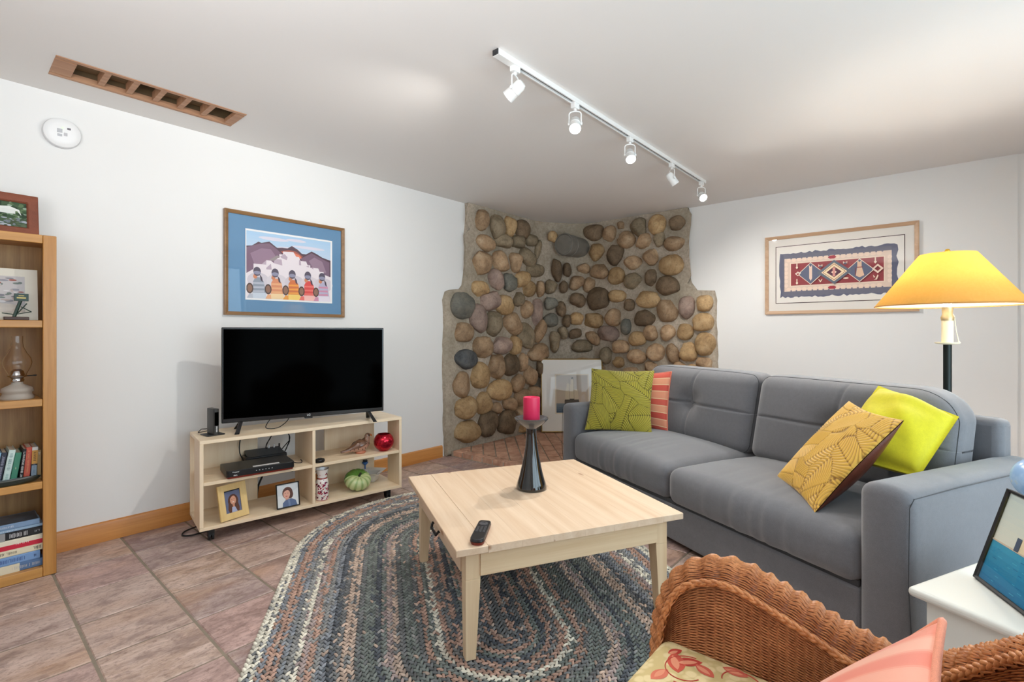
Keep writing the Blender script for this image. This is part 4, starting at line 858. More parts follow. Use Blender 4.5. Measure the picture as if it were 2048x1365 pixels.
bd('shelf',.0185,.5725,.002,.33,.304,.322,M_MAP); bd('shelf',.5915,W_-.0185,.002,.33,.304,.322,M_MAP)
bd('back_panel',.0,.35,.315,.33,.0885,.5235,M_MAPZ); bd('back_panel',.757,1.108,.315,.33,.0885,.5235,M_MAPZ)
for x in(.06,W_-.075):
    for y in(.060,.285):
        m=MB(); m.cyl((x-.013,y,.0235),(x-.003,y,.0235),.023,n=20); m.cyl((x+.003,y,.0235),(x+.013,y,.0235),.023,n=20); m.cyl((x-.014,y,.0235),(x+.014,y,.0235),.006,n=10); c_=part('caster',m,M_BLACKM,ts,angle=40)
        m=MB(); m.prism([(-.020,-.006),(.026,.0),(.022,.036),(-.018,.036)],lambda a,b:(x-.0155,y+a,.034+b-.001),lambda a,b:(x+.0155,y+a,.034+b-.001)); part('caster_fork',m,M_BLACK,c_,.002)
# television
M_SCREEN=plain('dark_screen',(1,1,1),.1,spec=.008); M_BEZ=plain('gloss_black_bezel',(24,24,26),.2)
TA=-18.9; tw,thh=.912,.540
tv=thing('television','black flat screen television on the maple stand','television',(1.468,2.902,.5425),TA)
m=MB(); m.box(-tw/2,tw/2,-.004,.03,.054,.054+thh); part('housing',m,M_BEZ,tv,.004)
m=MB(); m.box(-tw/2+.010,tw/2-.010,-.0052,-.0035,.078,.054+thh-.010); part('screen',m,M_SCREEN,tv,smooth=False)
m=MB(); m.box(-tw/2+.09,tw/2-.09,.03,.068,.08,.40); part('rear_cover',m,M_BLACK,tv,.012)
for s in(-1,1):
    m=MB()
    for d in(-1,1): m.prism([(-.012,0),(.012,0),(.009,.056),(-.009,.056)],lambda a,z:(s*.36+a+s*.022*(1-z/.056),.013+d*(.008+.085*(1-z/.056)),z),lambda a,z:(s*.36+a+s*.022*(1-z/.056),.013+d*(.030+.085*(1-z/.056)*.72),z))
    part('foot',m,M_BEZ,tv,.002)
m=MB(); m.box(-.022,.022,-.006,.02,.046,.056); part('sensor_bar',m,M_BLACK,tv,.002)
lettering('LG',.017,M_LET,tv,(0,-.0056,.0665),(R(90),0,0))
# modem standing on the stand top
x,y,z=SL(.085,.15,.5424)
md=thing('modem','small upright black modem on the left end of the maple stand','modem',(x,y,z),SA+14)
m=MB(); m.box(-.045,.045,-.042,.05,0,.006); part('foot_plate',m,M_BLACK,md,.002)
m=MB(); P=outline(.028,.028,.088,.008,.008,4); m.prism(P,lambda a,b:(a,b,.006),lambda a,b:(a,b,.146)); part('body',m,plain('dark_grey_plastic',(48,47,46),.4),md,.002)
m=MB(); m.box(-.010,.010,-.0452,-.043,.055,.128); part('front_window',m,M_SCREEN,md,smooth=False)
for i in range(5): 
    m=MB(); m.box(-.003,.003,-.0458,-.0445,.046-i*.0065,.050-i*.0065); part('lettering',m,M_LET,md,smooth=False)
m=MB(); m.tube([(-.012,.045,.03),(-.03,.07,.028),(-.04,.085,.01),(-.03,.11,.0035),(.02,.12,.0035)],.0022,6); part('power_cable',m,M_BLACKM,md)
# set-top box and second box
x,y,z=SL(.296,.085,.3222)
hb=thing('set_top_box','wide black satellite receiver box on the left stand shelf','receiver',(x,y,z),SA-1.5)
m=MB(); P=outline(.345,.345,.20,.014,.006,5); m.prism(P,lambda a,b:(a*.97,b*.97,0),lambda a,b:(a*.985,b*.985,.009)); part('base_shell',m,M_RUST,hb,angle=50,label='rust red lower edge')
m=MB(); m.prism(P,lambda a,b:(a,b,.009),lambda a,b:(a,b,.043)); part('body',m,M_BLACK,hb,.002)
m=MB(); m.box(-.04,.095,-.088,-.062,.0432,.0437); part('sticker',m,M_LET,hb,smooth=False,label='white paper sticker')
lettering('Hopper',.0105,M_LET,hb,(-.128,-.1008,.034),(R(90),0,0)); lettering('dish',.0115,M_LET,hb,(-.130,-.1008,.0165),(R(90),0,0))
for i in range(6): 
    m=MB(); m.box(-.03+i*.016,-.025+i*.016,-.1009,-.0995,.024,.027); part('indicator',m,M_LET,hb,smooth=False)
x,y,z=SL(.375,.262,.3222)
b2=thing('network_switch','flat black network box behind the satellite receiver','box',(x,y,z),SA,)
m=MB(); m.box(-.115,.115,-.055,.05,0,.05); part('body',m,M_BLACK,b2,.006)
m=MB(); m.prism([(-.055,.05),(.05,.075),(.05,.05)],lambda a,b:(-.10,a,b),lambda a,b:(.10,a,b)); part('sloped_top',m,plain('slate_plastic',(56,64,72),.35),b2,.003)
for i in range(3): 
    m=MB(); m.lathe([(0,0),(.005,0),(.005,.02),(0,.02)],10,c=(.03+i*.03,.02,.075)); part('plug',m,M_LET if i<2 else M_BLACK,b2)
def cable(label,pts,r=.003,name='cable'):
    c=sum((Vector(p) for p in pts),Vector())/len(pts); c.z=min(p[2] for p in pts)-r
    P=[Vector(p)-c for p in pts]; out=[]
    for i in range(len(P)-1):
        p0=P[max(i-1,0)];p1=P[i];p2=P[i+1];p3=P[min(i+2,len(P)-1)]
        for k in range(6):
            t=k/6; out.append(.5*((2*p1)+(-p0+p2)*t+(2*p0-5*p1+4*p2-p3)*t*t+(-p0+3*p1-3*p2+p3)*t**3))
    out.append(P[-1]); m=MB(); m.tube(out,r,6); o=link(name,mesh(m,name,M_BLACKM,True,180,True)); o.location=c; return tag(o,label,'cable')
loop=[SL(.46+.065*math.cos(a)+.01*math.sin(3*a),.285+.012*math.sin(2*a),.425+.075*math.sin(a)) for a in np.linspace(0,4*PI,22)]
cable('coiled black cable hanging in the upper left stand bay',loop+[SL(.43,.24,.345)])
cable('black cable arching up behind the flat network box',[SL(.27,.25,.33),SL(.245,.28,.39),SL(.25,.30,.46),SL(.27,.31,.515)])
cable('thick black cable bundle hanging in the lower left stand bay',[SL(.40,.335,.30),SL(.385,.345,.22),SL(.36,.35,.15),SL(.35,.35,.05),SL(.35,.36,.007)],.006)
cable('thin black cable crossing the lower left bay behind the portrait',[SL(.44,.335,.305),SL(.48,.345,.26),SL(.53,.35,.23),SL(.565,.355,.21)],.004)
cable('black cable loop on the tiles at the left end of the stand',[SL(.04,.30,.006),SL(-.03,.26,.006),SL(-.05,.20,.006),SL(-.01,.17,.006),SL(.06,.19,.006),SL(.14,.24,.006)],.004)
cable('thin black cable drooping below the television screen',[tuple(tv.matrix_basis@Vector(p)) for p in((-.20,.03,.06),(-.225,.0,.035),(-.23,-.02,.010),(-.17,-.01,.006),(-.12,.03,.03),(-.10,.04,.06))],.0025)
cable('short black plug lead lying on the left stand shelf by the divider',[SL(.50,.14,.3255),SL(.51,.10,.3255),SL(.535,.085,.3255),SL(.55,.12,.3255),SL(.555,.16,.3255)],.0025)
# framed portraits in the lower left bay
def portrait_small(label,loc,rz,w,h,bw,fmat,art,tilt):
    p=thing('photo_frame',label,'picture frame',loc,rot=(Matrix.Rotation(R(rz),3,'Z')@Matrix.Rotation(R(-tilt),3,'X')).to_euler(),group=None)
    part('frame',frame_mb(w,h,bw,.012,[(0,0),(0,-.012),(bw-.004,-.012),(bw,-.009),(bw,0)]),fmat,p,.001); art.put('print',p,(0,-.0045,bw-.002))
    m=MB(); m.box(-w/2+.003,w/2-.003,-.003,0,.003,h-.003); part('backing',m,M_BLACKM,p,smooth=False)
    tt=math.tan(R(tilt)); L=h*.62
    m=MB(); m.prism([(-.016,0),(.016,0),(.010,L),(-.010,L)],lambda a,z:(a,.001+(L-z)*.36,z*.93+.012),lambda a,z:(a,.004+(L-z)*.36,z*.93+.012)); part('strut',m,M_BLACKM,p,smooth=False)
    return p
A=Art(.083,.115,(104,112,142)); A.ell(.043,.062,.028,.036,(92,58,46)); A.poly([(.018,.06),(.012,.02),(.02,.0),(.07,.0),(.074,.02),(.066,.065)],(98,64,52)); A.poly([(.03,.0),(.034,.03),(.05,.03),(.062,.0)],(176,184,214)); A.ell(.043,.066,.0165,.024,(216,158,130)); A.rect(.038,.049,.03,.05,(206,146,120))
A.ell(.037,.071,.0025,.0014,(50,34,30),8); A.ell(.049,.071,.0025,.0014,(50,34,30),8); A.ell(.043,.056,.0055,.002,(238,224,216),8); A.poly([(.026,.075),(.033,.096),(.055,.096),(.061,.075),(.052,.088),(.04,.088)],(88,54,44))
portrait_small('pale maple photo frame, portrait of a long haired person, on the lower left shelf',SL(.170,.040,.0915),SA+18,.153,.187,.034,wood('maple_frame',(238,208,146),(222,186,120),2,.4,1),A,14)
A=Art(.119,.129,(226,230,232)); A.poly([(.0,.129),(.119,.129),(.119,.10),(.05,.06),(0,.07)],(214,220,224)); A.poly([(.028,.0),(.03,.025),(.05,.043),(.08,.043),(.102,.03),(.11,.0)],(98,116,152)); A.ell(.058,.078,.029,.034,(98,66,58)); A.ell(.073,.068,.016,.024,(98,66,58)); A.rect(.045,.065,.04,.058,(214,160,140)); A.ell(.053,.072,.019,.026,(226,172,152)); A.poly([(.034,.08),(.04,.103),(.062,.105),(.072,.085),(.06,.094),(.045,.092)],(92,60,54))
A.ell(.046,.077,.003,.0015,(50,34,30),8); A.ell(.060,.077,.003,.0015,(50,34,30),8); A.ell(.052,.06,.006,.0022,(200,90,90),8); A.poly([(.058,.043),(.068,.043),(.074,.0),(.062,.0)],(120,140,176))
portrait_small('thin black frame with a portrait of a short haired person on the lower left shelf',SL(.447,.036,.0905),SA+1,.127,.137,.005,M_BLACKM,A,10)
# pitcher
x,y,z=SL(.648,.052,.0885)
pi_=thing('ceramic_pitcher','white ceramic pitcher with red and purple flower specks beside the stand divider','pitcher',(x,y,z),SA)
M_CER=vcol('painted_ceramic',.12,.5,coat=.6)
pr=[(0,0),(.034,0),(.037,.004),(.038,.03),(.038,.09),(.036,.112),(.031,.128),(.0275,.136),(.029,.15),(.034,.17),(.037,.182),(.0385,.186),(.0365,.186),(.032,.168),(.026,.14),(0,.138)]
m=MB(); m.lathe(pr,40,fn=lambda a,zz:1+(.32*math.exp(-((a-.5)/.45)**2) if zz>.16 else 0)); cc=[]
for f in m.f:
    zz=sum(m.v[i][2] for i in f)/len(f); cc.append(lin(150,66,60) if .128<zz<.14 else (lin(178,30,40) if zz<.004 else ((lin(96,36,44)) if zz>.1845 else lin(244,236,232))))
m.c=cc; part('body',m,M_CER,pi_,angle=60,recalc=False)
m=MB(); r3=random.Random(2); m.M=None
for i in range(120):
    a=r3.uniform(PI*.95,PI*2.1); zz=r3.uniform(.012,.165)
    if .122<zz<.145: continue
    rad=.0383 if zz<.1 else (.0375 if zz<.112 else .033); rr0=rad if zz<.122 else .0278+(zz-.136)*.19
    for k in range(4 if r3.random()<.5 else 1):
        da,dz=r3.uniform(-.12,.12),r3.uniform(-.005,.005); s=r3.uniform(.0022,.0048); ca,sa=math.cos(a+da),math.sin(a+da)
        col_=lin(*r3.choice([(150,26,70),(178,34,48),(116,22,72),(190,60,110),(60,30,50)])); q=[]
        for j in range(7): g=2*PI*j/7; q.append(((rr0+.0006)*math.cos(a+da+s*math.cos(g)/rr0),(rr0+.0006)*math.sin(a+da+s*math.cos(g)/rr0),zz+dz+s*math.sin(g)))
        m.add(q,[tuple(range(7))],col_)
o=part('painted_flowers',m,M_CER,pi_,recalc=False); o['kind']='stuff'
m=MB(); m.tube([(-.030,0,.165),(-.05,0,.168),(-.062,0,.14),(-.058,0,.11),(-.036,0,.09)],.005,8); part('handle',m,plain('ceramic_rim',(120,50,52),.15),pi_,rot=(0,0,R(-60)))
# gourd
x,y,z=SL(.888,.085,.0885)
gd=thing('ceramic_gourd','pale green ribbed ceramic pumpkin lid dish lying on the lower right shelf','ornament',(x,y,z),SA)
V=[];F=[];nu,nv=28,72
def gcol():
    k=N('green_glaze'); a=k.n('VertexColor',layer_name='Col'); k.base(a.outputs[0]); k.set(Roughness=.22,Coat_Weight=.4); return k.m
A_=np.zeros((nu,nv,3)); C_=[]
for i in range(nu):
    t=PI*(i+.02)/(nu-.96)
    for j in range(nv):
        a=2*PI*j/nv; rib=1-.085*abs(math.cos(a*6.5/1.0*1.0))**8 if False else 1-.10*(1-abs(math.sin(a*6)))**3
        r=(math.sin(t)**.8)*rib; zz=math.cos(t); dip=-.30*math.exp(-(math.sin(t)/.34)**2) if zz>0 else .1*math.exp(-(math.sin(t)/.3)**2)
        A_[i,j]=(r*.086*math.cos(a),r*.080*math.sin(a),.050*(zz+dip))
m=MB(); m.grid(A_,cv=True,flip=True); cc=[]
for i in range(nu-1):
    for j in range(nv):
        a=2*PI*(j+.5)/nv; g=(1-abs(math.sin(a*6)))**2; b=math.cos(PI*i/(nu-1)); 
        base=(196,206,150) if b>-.2 else (170,190,120); top=(92,140,58) if (math.sin(a)>.15) else base
        t=.8*g; cc.append(lin(*[p*(1-t)+q*t for p,q in zip(top if b>.0 else base,(110,150,70))]))
m.c=cc; part('body',m,gcol(),gd,angle=180,recalc=False,loc=(0,0,.066),rot=(R(34),0,0))
m=MB(); m.tube([(0,0,.0),(.002,0,.014),(.006,.001,.024)],[.0085,.0065,.008],10); part('stem',m,plain('dark_stem',(40,52,30),.4),gd,loc=(0,-.022,.094),rot=(R(34),0,0))
# square dish with a blue figure
x,y,z=SL(1.04,.215,.0885)
ds=thing('square_dish','white square flared dish standing behind the green ceramic pumpkin','dish',(x,y,z),SA+44)
m=MB(); rs=[(.030,0),(.034,.002),(.050,.052),(.080,.066),(.081,.069),(.048,.058),(.032,.008)]
Vv=[];
for r,zz in rs: Vv+=[(r,r,zz),(-r,r,zz),(-r,-r,zz),(r,-r,zz)]
m.add(Vv,[(a*4+j,a*4+(j+1)%4,(a+1)*4+(j+1)%4,(a+1)*4+j) for a in range(6) for j in range(4)]+[(3,2,1,0),(24,25,26,27)]); part('bowl',m,plain('white_glaze',(236,232,226),.15),ds,angle=30)
x,y,z=SL(1.035,.303,.0885)
bf=thing('blue_figurine','small blue and black glazed figurine on a stem behind the white square dish','ornament',(x,y,z),SA)
m=MB(); m.lathe([(0,0),(.018,0),(.018,.004),(.005,.01),(.004,.09),(.012,.096),(.021,.106),(.019,.112),(.008,.114),(0,.114)],20); part('body',m,plain('blue_glaze',(70,116,186),.15),bf,angle=60)
m=MB()
for dx in(-.010,.0,.011): m.lathe([(0,-.008),(.007,-.003),(.006,.006),(0,.009)],10,c=(dx,0,.12))
part('head',m,M_BGLOSS,bf,angle=180)
# bird
x,y,z=SL(.905,.092,.3222)
bi=thing('ceramic_bird','brown speckled ceramic dove facing right on the upper right shelf','ornament',(x,y,z),SA)
V=[(-.125,0,.024),(-.085,0,.028),(-.045,0,.036),(-.005,0,.046),(.03,0,.062),(.047,0,.088),(.052,0,.108),(.066,0,.110)]; Rr=[.007,.013,.025,.041,.037,.0195,.0175,.010]
m=MB(); nseg=20; ring=[]
def cat(P,n_=7):
    o=[]
    for i in range(len(P)-1):
        p0,p1,p2,p3=[np.array(P[min(max(k,0),len(P)-1)],float) for k in(i-1,i,i+1,i+2)]
        for k in range(n_): t=k/n_; o.append(.5*(2*p1+(-p0+p2)*t+(2*p0-5*p1+4*p2-p3)*t*t+(-p0+3*p1-3*p2+p3)*t**3))
    o.append(np.array(P[-1],float)); return o
sp=cat([(*v,r) for v,r in zip(V,Rr)]); A_=np.zeros((len(sp)+2,nseg,3)); A_[0]=sp[0][:3]; A_[-1]=sp[-1][:3]+np.array([.006,0,0])
for i,q in enumerate(sp):
    t=(sp[min(i+1,len(sp)-1)]-sp[max(i-1,0)])[:3]; t/=np.linalg.norm(t); u=np.array([0,1,0.]); w=np.cross(t,u)
    for j in range(nseg): a=2*PI*j/nseg; A_[i+1,j]=q[:3]+q[3]*(u*math.cos(a)*1.0+w*math.sin(a)*1.0)
m.grid(A_,cv=True); r5=random.Random(6); cc=[]
for f in m.f:
    c=sum((Vector(m.v[i]) for i in f),Vector())/len(f); top=c.z>.05+.25*c.x and c.x<.03
    col_=(112,80,62) if top else (176,132,110)
    if c.x>.035: col_=(150,116,96)
    if r5.random()<.07: col_=(92,64,50)
    cc.append(lin(*col_))
m.c=cc; part('body',m,M_CER,bi,angle=180)
m=MB(); m.tube([(.064,0,.112),(.078,0,.108),(.083,0,.098)],[.0085,.006,.001],10); part('beak',m,plain('orange_brown_glaze',(190,116,64),.2),bi)
for s in(-1,1):
    m=MB(); m.lathe([(0,0),(.0055,0),(.004,.0025),(0,.003)],12); part('eye',m,M_BGLOSS,bi,loc=(.055,s*.0162,.113),rot=(R(-90*s),0,0))
m=MB(); m.lathe([(0,0),(.030,0),(.034,.005),(.033,.014),(0,.03)],24,c=(.004,0,0)); part('foot',m,plain('terracotta_glaze',(186,116,88),.2),bi,angle=60)
for s in(-1,1):
    A_=[]; m=MB(); m.grid(np.array([[(-.06+.085*u,s*(.0275+.0085*math.sin(PI*u)*math.sin(PI*v)),.036+.010*u+.034*v*math.sin(PI*min(u*1.1,1))) for v in np.linspace(0,1,8)] for u in np.linspace(0,1,14)])); part('wing',m,plain('wing_glaze',(132,98,80),.2),bi,angle=180)
# red votive
x,y,z=SL(1.058,.062,.3222)
vo=thing('votive_bowl','round metallic red glass votive bowl at the right end of the stand shelf','bowl',(x,y,z))
k=N('red_mercury_glass'); f=k.noise(k.coord(),60,4,.7); k.base(k.ramp(f,[(.35,lin(150,14,34)),(.6,lin(206,40,62))])); k.set(Metallic=.75,Roughness=.16); k.bump(k.noise(k.coord(),30,3),.25,.004); M_MERC=k.m
m=MB(); pr=[(0,0),(.031,0),(.034,.003)]+[(.066*math.cos(a),.060+.064*math.sin(a)) for a in np.linspace(-1.02,.90,18)]+[(.0385,.111)]+[(.061*math.cos(a),.060+.059*math.sin(a)) for a in np.linspace(.84,-1.1,12)]+[(0,.010)]
m.lathe(pr,40); part('bowl',m,M_MERC,vo,angle=60)
x,y,z=SL(.627,.034,.3222)
dk=thing('black_puck','small flat black disc at the left edge of the upper right shelf','puck',(x,y,z))
m=MB(); m.lathe([(0,0),(.026,0),(.030,.008),(.027,.018),(.012,.022),(0,.0225)],28); part('body',m,M_BLACK,dk,angle=50)
m=MB(); m.lathe([(.010,.0215),(.0125,.0235),(.009,.024)],24); part('ring',m,M_KEY,dk)

# ---------------------------------------------------------------- bookshelf at the left edge
M_OAK=wood('honey_oak_upright',(206,150,82),(160,104,44),2,.35,1.1); M_OAKX=wood('honey_oak_across',(210,156,88),(166,110,50),0,.35,1.1); M_OAKB=wood('oak_back',(200,160,106),(146,106,62),2,.45,1.3)
bx0,by0=.356,3.081; BW=.78; BDp=.284
bs=thing('bookshelf','honey oak bookcase against the left wall at the left picture edge','bookcase',(bx0,by0,0))
def bb(name,x0,x1,y0,y1,z0,z1,mat,bv=.0025): m=MB(); m.box(x0,x1,y0,y1,z0,z1); return part(name,m,mat,bs,bv)
bb('stile',-.046,0,0,.02,.0,1.55,M_OAK); bb('stile',-BW,-BW+.046,0,.02,.0,1.55,M_OAK); bb('top_rail',-BW+.0465,-.0465,0,.02,1.512,1.55,M_OAKX); bb('bottom_rail',-BW+.0465,-.0465,0,.02,0.0,.043,M_OAKX)
m=MB(); 
bb('side_panel',-.022,-.001,.0205,BDp,.0,1.549,M_OAK,.001); bb('side_panel',-BW+.001,-BW+.022,.0205,BDp,.0,1.549,M_OAK,.001)
bb('top_board',-BW+.0225,-.0225,.0205,BDp,1.525,1.549,M_OAKX,.001); bb('back_panel',-BW+.0225,-.0225,BDp-.008,BDp,.0,1.5245,M_OAKB,0); bb('bottom_board',-BW+.0225,-.0225,.0205,BDp-.01,.02,.043,M_OAKX,.001)
SHZ=(.432,.806,1.163)
for z in SHZ: bb('shelf',-BW+.047,-.0465,.003,BDp-.01,z-.033,z,M_OAKX,.003)
# framed photograph on top
M_WOVEN=plain('rust_woven_leather',(132,72,50),.6,0,.2,.6,260)
p=thing('photo_frame','rust brown woven frame with a garden photo on top of the bookcase','picture frame',(bx0-.155,by0+.12,1.551),rot=(Matrix.Rotation(R(4),3,'Z')@Matrix.Rotation(R(-8),3,'X')).to_euler())
part('frame',frame_mb(.215,.195,.040,.016,[(0,0),(0,-.014),(.006,-.018),(.034,-.018),(.040,-.010),(.040,0)]),M_WOVEN,p,.002)
A=Art(.105,.085,(70,92,66)); r6=random.Random(5)
for i in range(90): A.ell(r6.uniform(.0,.105),r6.uniform(.03,.085),r6.uniform(.004,.010),r6.uniform(.003,.007),r6.choice([(60,86,58),(96,120,84),(44,64,44),(150,170,150)]),8)
A.poly([(.02,.045),(.03,.066),(.06,.07),(.085,.06),(.09,.04),(.08,.055),(.04,.052)],(228,232,228)); A.rect(.03,.075,.045,.06,(222,226,222)); A.rect(0,.018,.05,.085,(214,222,226))
for i in range(60): A.ell(r6.uniform(.0,.105),r6.uniform(.0,.03),r6.uniform(.004,.009),r6.uniform(.002,.004),r6.choice([(120,128,136),(90,104,80),(170,176,186),(70,84,60)]),8)
A.m.v=[(a*1.33,b,c*1.36) for a,b,c in A.m.v]; A.put('print',p,(0,-.006,.039)); m=MB(); m.box(-.1,.1,-.004,0,.004,.19); part('backing',m,M_BLACKM,p,smooth=False); m=MB(); m.box(-.02,.02,.05,.053,.0,.1); part('strut',m,M_BLACKM,p,smooth=False,rot=(R(16),0,0),loc=(0,-.012,.012))
# matted print on the upper shelf
p=thing('matted_print','cream matted landscape print leaning on the top shelf of the bookcase','picture',(bx0-.21,by0+.075,SHZ[2]+.001),rot=(R(-8),0,0))
m=MB(); m.box(-.155,.155,-.003,0,0,.235); part('mat_board',m,plain('cream_mat',(226,220,206),.8),p,smooth=False)
A=Art(.225,.165,(196,190,190))
for i in range(110): A.ell(r6.uniform(.01,.215),r6.uniform(.02,.155),r6.uniform(.004,.018),r6.uniform(.002,.006),r6.choice([(150,148,156),(214,210,210),(128,126,134),(186,170,164),(160,96,86),(120,130,124)]),9)
A.poly([(.07,.04),(.12,.04),(.13,.14),(.085,.14)],(236,236,238)); A.poly([(.0,.0),(.225,.0),(.225,.03),(.12,.045),(0,.03)],(206,196,186)); A.poly([(.06,.03),(.1,.045),(.11,.06),(.07,.05)],(80,94,84))
A.put('print',p,(.0,-.0034,.035))
so=thing('sign_ornament','tiny dark green signpost ornament on a brown wooden base before the cream print','ornament',(bx0-.125,by0+.028,SHZ[2]+.0005),6)
M_DG=plain('dark_green_paint',(28,54,42),.4)
m=MB(); m.box(-.045,.035,-.012,.012,0,.014); part('base',m,plain('dark_brown_wood',(70,48,38),.5),so,.002)
m=MB(); m.tube([(-.012,0,.014),(.012,.004,.095)],.0065,6); m.tube([(-.05,.0,.03),(-.01,.0,.024),(.045,.0,.038)],.002,6); m.tube([(.045,.004,.038),(.01,.004,.06)],.002,6); m.tube([(.0,.004,.03),(.03,.004,.075)],.0025,6); part('post',m,M_DG,so)
m=MB(); m.box(-.012,.035,-.003,.003,.085,.118); part('sign_board',m,M_DG,so,.001); m=MB(); m.box(-.004,.026,-.0036,-.0028,.096,.102); m.box(.002,.02,-.0036,-.0028,.107,.110); part('lettering',m,plain('yellow_print',(206,186,110),.5),so,smooth=False)
# oil lamp
k=N('clear_glass'); k.set(Base_Color=(1,1,1),Roughness=.0,Transmission_Weight=1,IOR=1.3); M_CLEAR=k.m
k=N('frosted_glass'); k.set(Base_Color=lin(226,216,204),Roughness=.35,Transmission_Weight=.55,IOR=1.4); M_FROST=k.m
ol_=thing('oil_lamp','glass oil lamp with frosted base and clear chimney on the middle bookcase shelf','lamp',(bx0-.122,by0+.095,SHZ[1]+.0005))
m=MB(); m.lathe([(0,0),(.055,0),(.058,.008),(.05,.02),(.049,.028),(.055,.034),(.052,.05),(.03,.062),(.02,.068),(.019,.078),(0,.078)],40); part('font',m,M_FROST,ol_,angle=60,label='frosted glass base')
M_CHROME=plain('chrome',(200,200,200),.12,1)
m=MB(); m.lathe([(0,.078),(.022,.078),(.024,.086),(.021,.092),(.024,.098),(.034,.102),(.036,.106),(.026,.108),(.022,.125),(.012,.135),(0,.136)],32); part('burner',m,M_CHROME,ol_,angle=50,label='chrome burner')
m=MB(); m.tube([(.03,0,.102),(.055,-.01,.104)],.002,6); m.lathe([(0,-.003),(.006,-.002),(.006,.003),(0,.003)],12,c=(.058,-.011,.104)); part('wick_knob',m,M_BLACKM,ol_)
pr=[(.030,.106),(.034,.118),(.046,.145),(.050,.165),(.046,.185),(.032,.21),(.022,.235),(.019,.26),(.0195,.285)]
m=MB(); m.lathe(pr+[(r-.0016,z) for r,z in pr[::-1]]+[pr[0]],40); m.f=[f for f in m.f if len(f)==4]; m.c=[None]*len(m.f); part('chimney',m,M_CLEAR,ol_,angle=60)
# green tray in front of the books
tr=thing('leaf_tray','long dark green glazed tray lying in front of the upright books','tray',(bx0-.165,by0+.034,SHZ[0]+.0005))
m=MB(); A_=[]
for s,zz in((.0,.0),(.80,.0),(.9,.006),(1.0,.020),(.97,.0205),(.86,.008),(.7,.005),(0,.005)):
    A_.append([(.118*s*math.copysign(abs(math.cos(a))**.8,math.cos(a)),.026*s*math.sin(a),zz+.004*s*abs(math.cos(a))) for a in np.linspace(0,2*PI,41)[:-1]])
m.grid(np.array(A_),cv=True); part('dish',m,plain('dark_green_glaze',(26,40,34),.12,coat=.5),tr,angle=60)
# books
M_PAGE=plain('book_pages',(222,212,192),.85,0,.1,.5,400)
def book(label,loc,t,h,d,cover,marks,rot=(0,0,0),group=None,band=None,lies=False):
    """local: spine faces -y, thickness along x, height along z; a lying book is rolled on its side"""
    b=thing('book',label,'book',loc,group=group,rot=rot); cm=plain('cover',cover,.5)
    m=MB(); m.box(-t/2,-t/2+.002,.002,d,0,h); m.box(t/2-.002,t/2,.002,d,0,h); P=[(-t/2,.004),(-t/2*.8,0),(t/2*.8,0),(t/2,.004)]
    m.prism(P,lambda x,y:(x,y,0),lambda x,y:(x,y,h)); part('cover',m,cm,b,.0006)
    m=MB(); m.box(-t/2+.0022,t/2-.0022,.0042,d-.004,.003,h-.003); part('page_block',m,M_PAGE,b,smooth=False)
    if band:
        for z0,z1,c in band: m=MB(); m.box(-t/2-.0002,t/2+.0002,-.0005,.004,h*z0,h*z1); part('spine_band',m,plain('band',c,.5),b,smooth=False)
    r=random.Random(len(label)*7+int(t*1e4))
    for z0,z1,w,c in marks:
        m=MB(); z=z0*h
        while z<z1*h:
            l=r.uniform(.0022,.0042); ww=w*t*r.uniform(.7,1); 
            if r.random()<.85: m.box(-ww/2,ww/2,-.0009,-.0001,z,z+l*.55)
            if r.random()<.4: m.box(-ww/2,-ww/2+.0015,-.0009,-.0001,z,z+l)
            z+=l+.0012
        part('lettering',m,plain('spine_print',c,.5),b,smooth=False)
    return b
X0=lambda px:(px-86)/632-.046
UP=[(83,.014,.132,0,(168,142,98),[(.85,.93,.5,(230,226,214))],None,'tan book upright beside the bookcase stile'),
 (71,.019,.148,2,(150,170,186),[(.58,.85,.5,(90,60,30)),(.2,.5,.4,(120,140,160))],[(.48,.90,(216,160,76)),(.90,1.0,(232,230,224)),(.44,.48,(40,36,36))],'upright book with an orange and pale blue spine beside the tan book'),
 (55.5,.021,.150,4,(206,92,72),[(.25,.92,.35,(238,160,110))],None,'coral red book leaning in the upright row'),
 (43.5,.013,.145,6,(22,22,24),[(.1,.92,.6,(232,230,226))],None,'black book with white lettering leaning in the upright row'),
 (28.5,.021,.132,8,(66,134,108),[(.45,.5,.25,(214,232,190))],None,'green book leaning in the upright row'),
 (13,.022,.148,9,(214,232,226),[(.4,.9,.5,(120,150,150)),(.12,.3,.4,(150,190,180))],None,'white and mint book leaning in the upright row'),
 (-2,.018,.141,9,(52,56,72),[(.1,.88,.5,(176,176,196))],None,'slate navy book leaning in the upright row'),
 (-14,.013,.143,10,(150,196,226),[(.2,.9,.5,(220,230,240))],None,'pale blue book leaning at the left end of the upright row'),
 (-25,.018,.146,10,(150,52,58),[(.2,.9,.5,(230,200,190))],None,'dark red book leaning at the left end of the upright row')]
for px,t,h_,sl_,c,mk,bd_,lb in UP:
    x=X0(px); d=.012*abs(math.sin(R(sl_)))
    book(lb,(bx0+x,by0+.072,SHZ[0]+t/2*math.sin(R(sl_))+.0006),t,h_,.14,c,mk,(0,R(sl_),0),'upright books on the lower bookcase shelf',bd_)
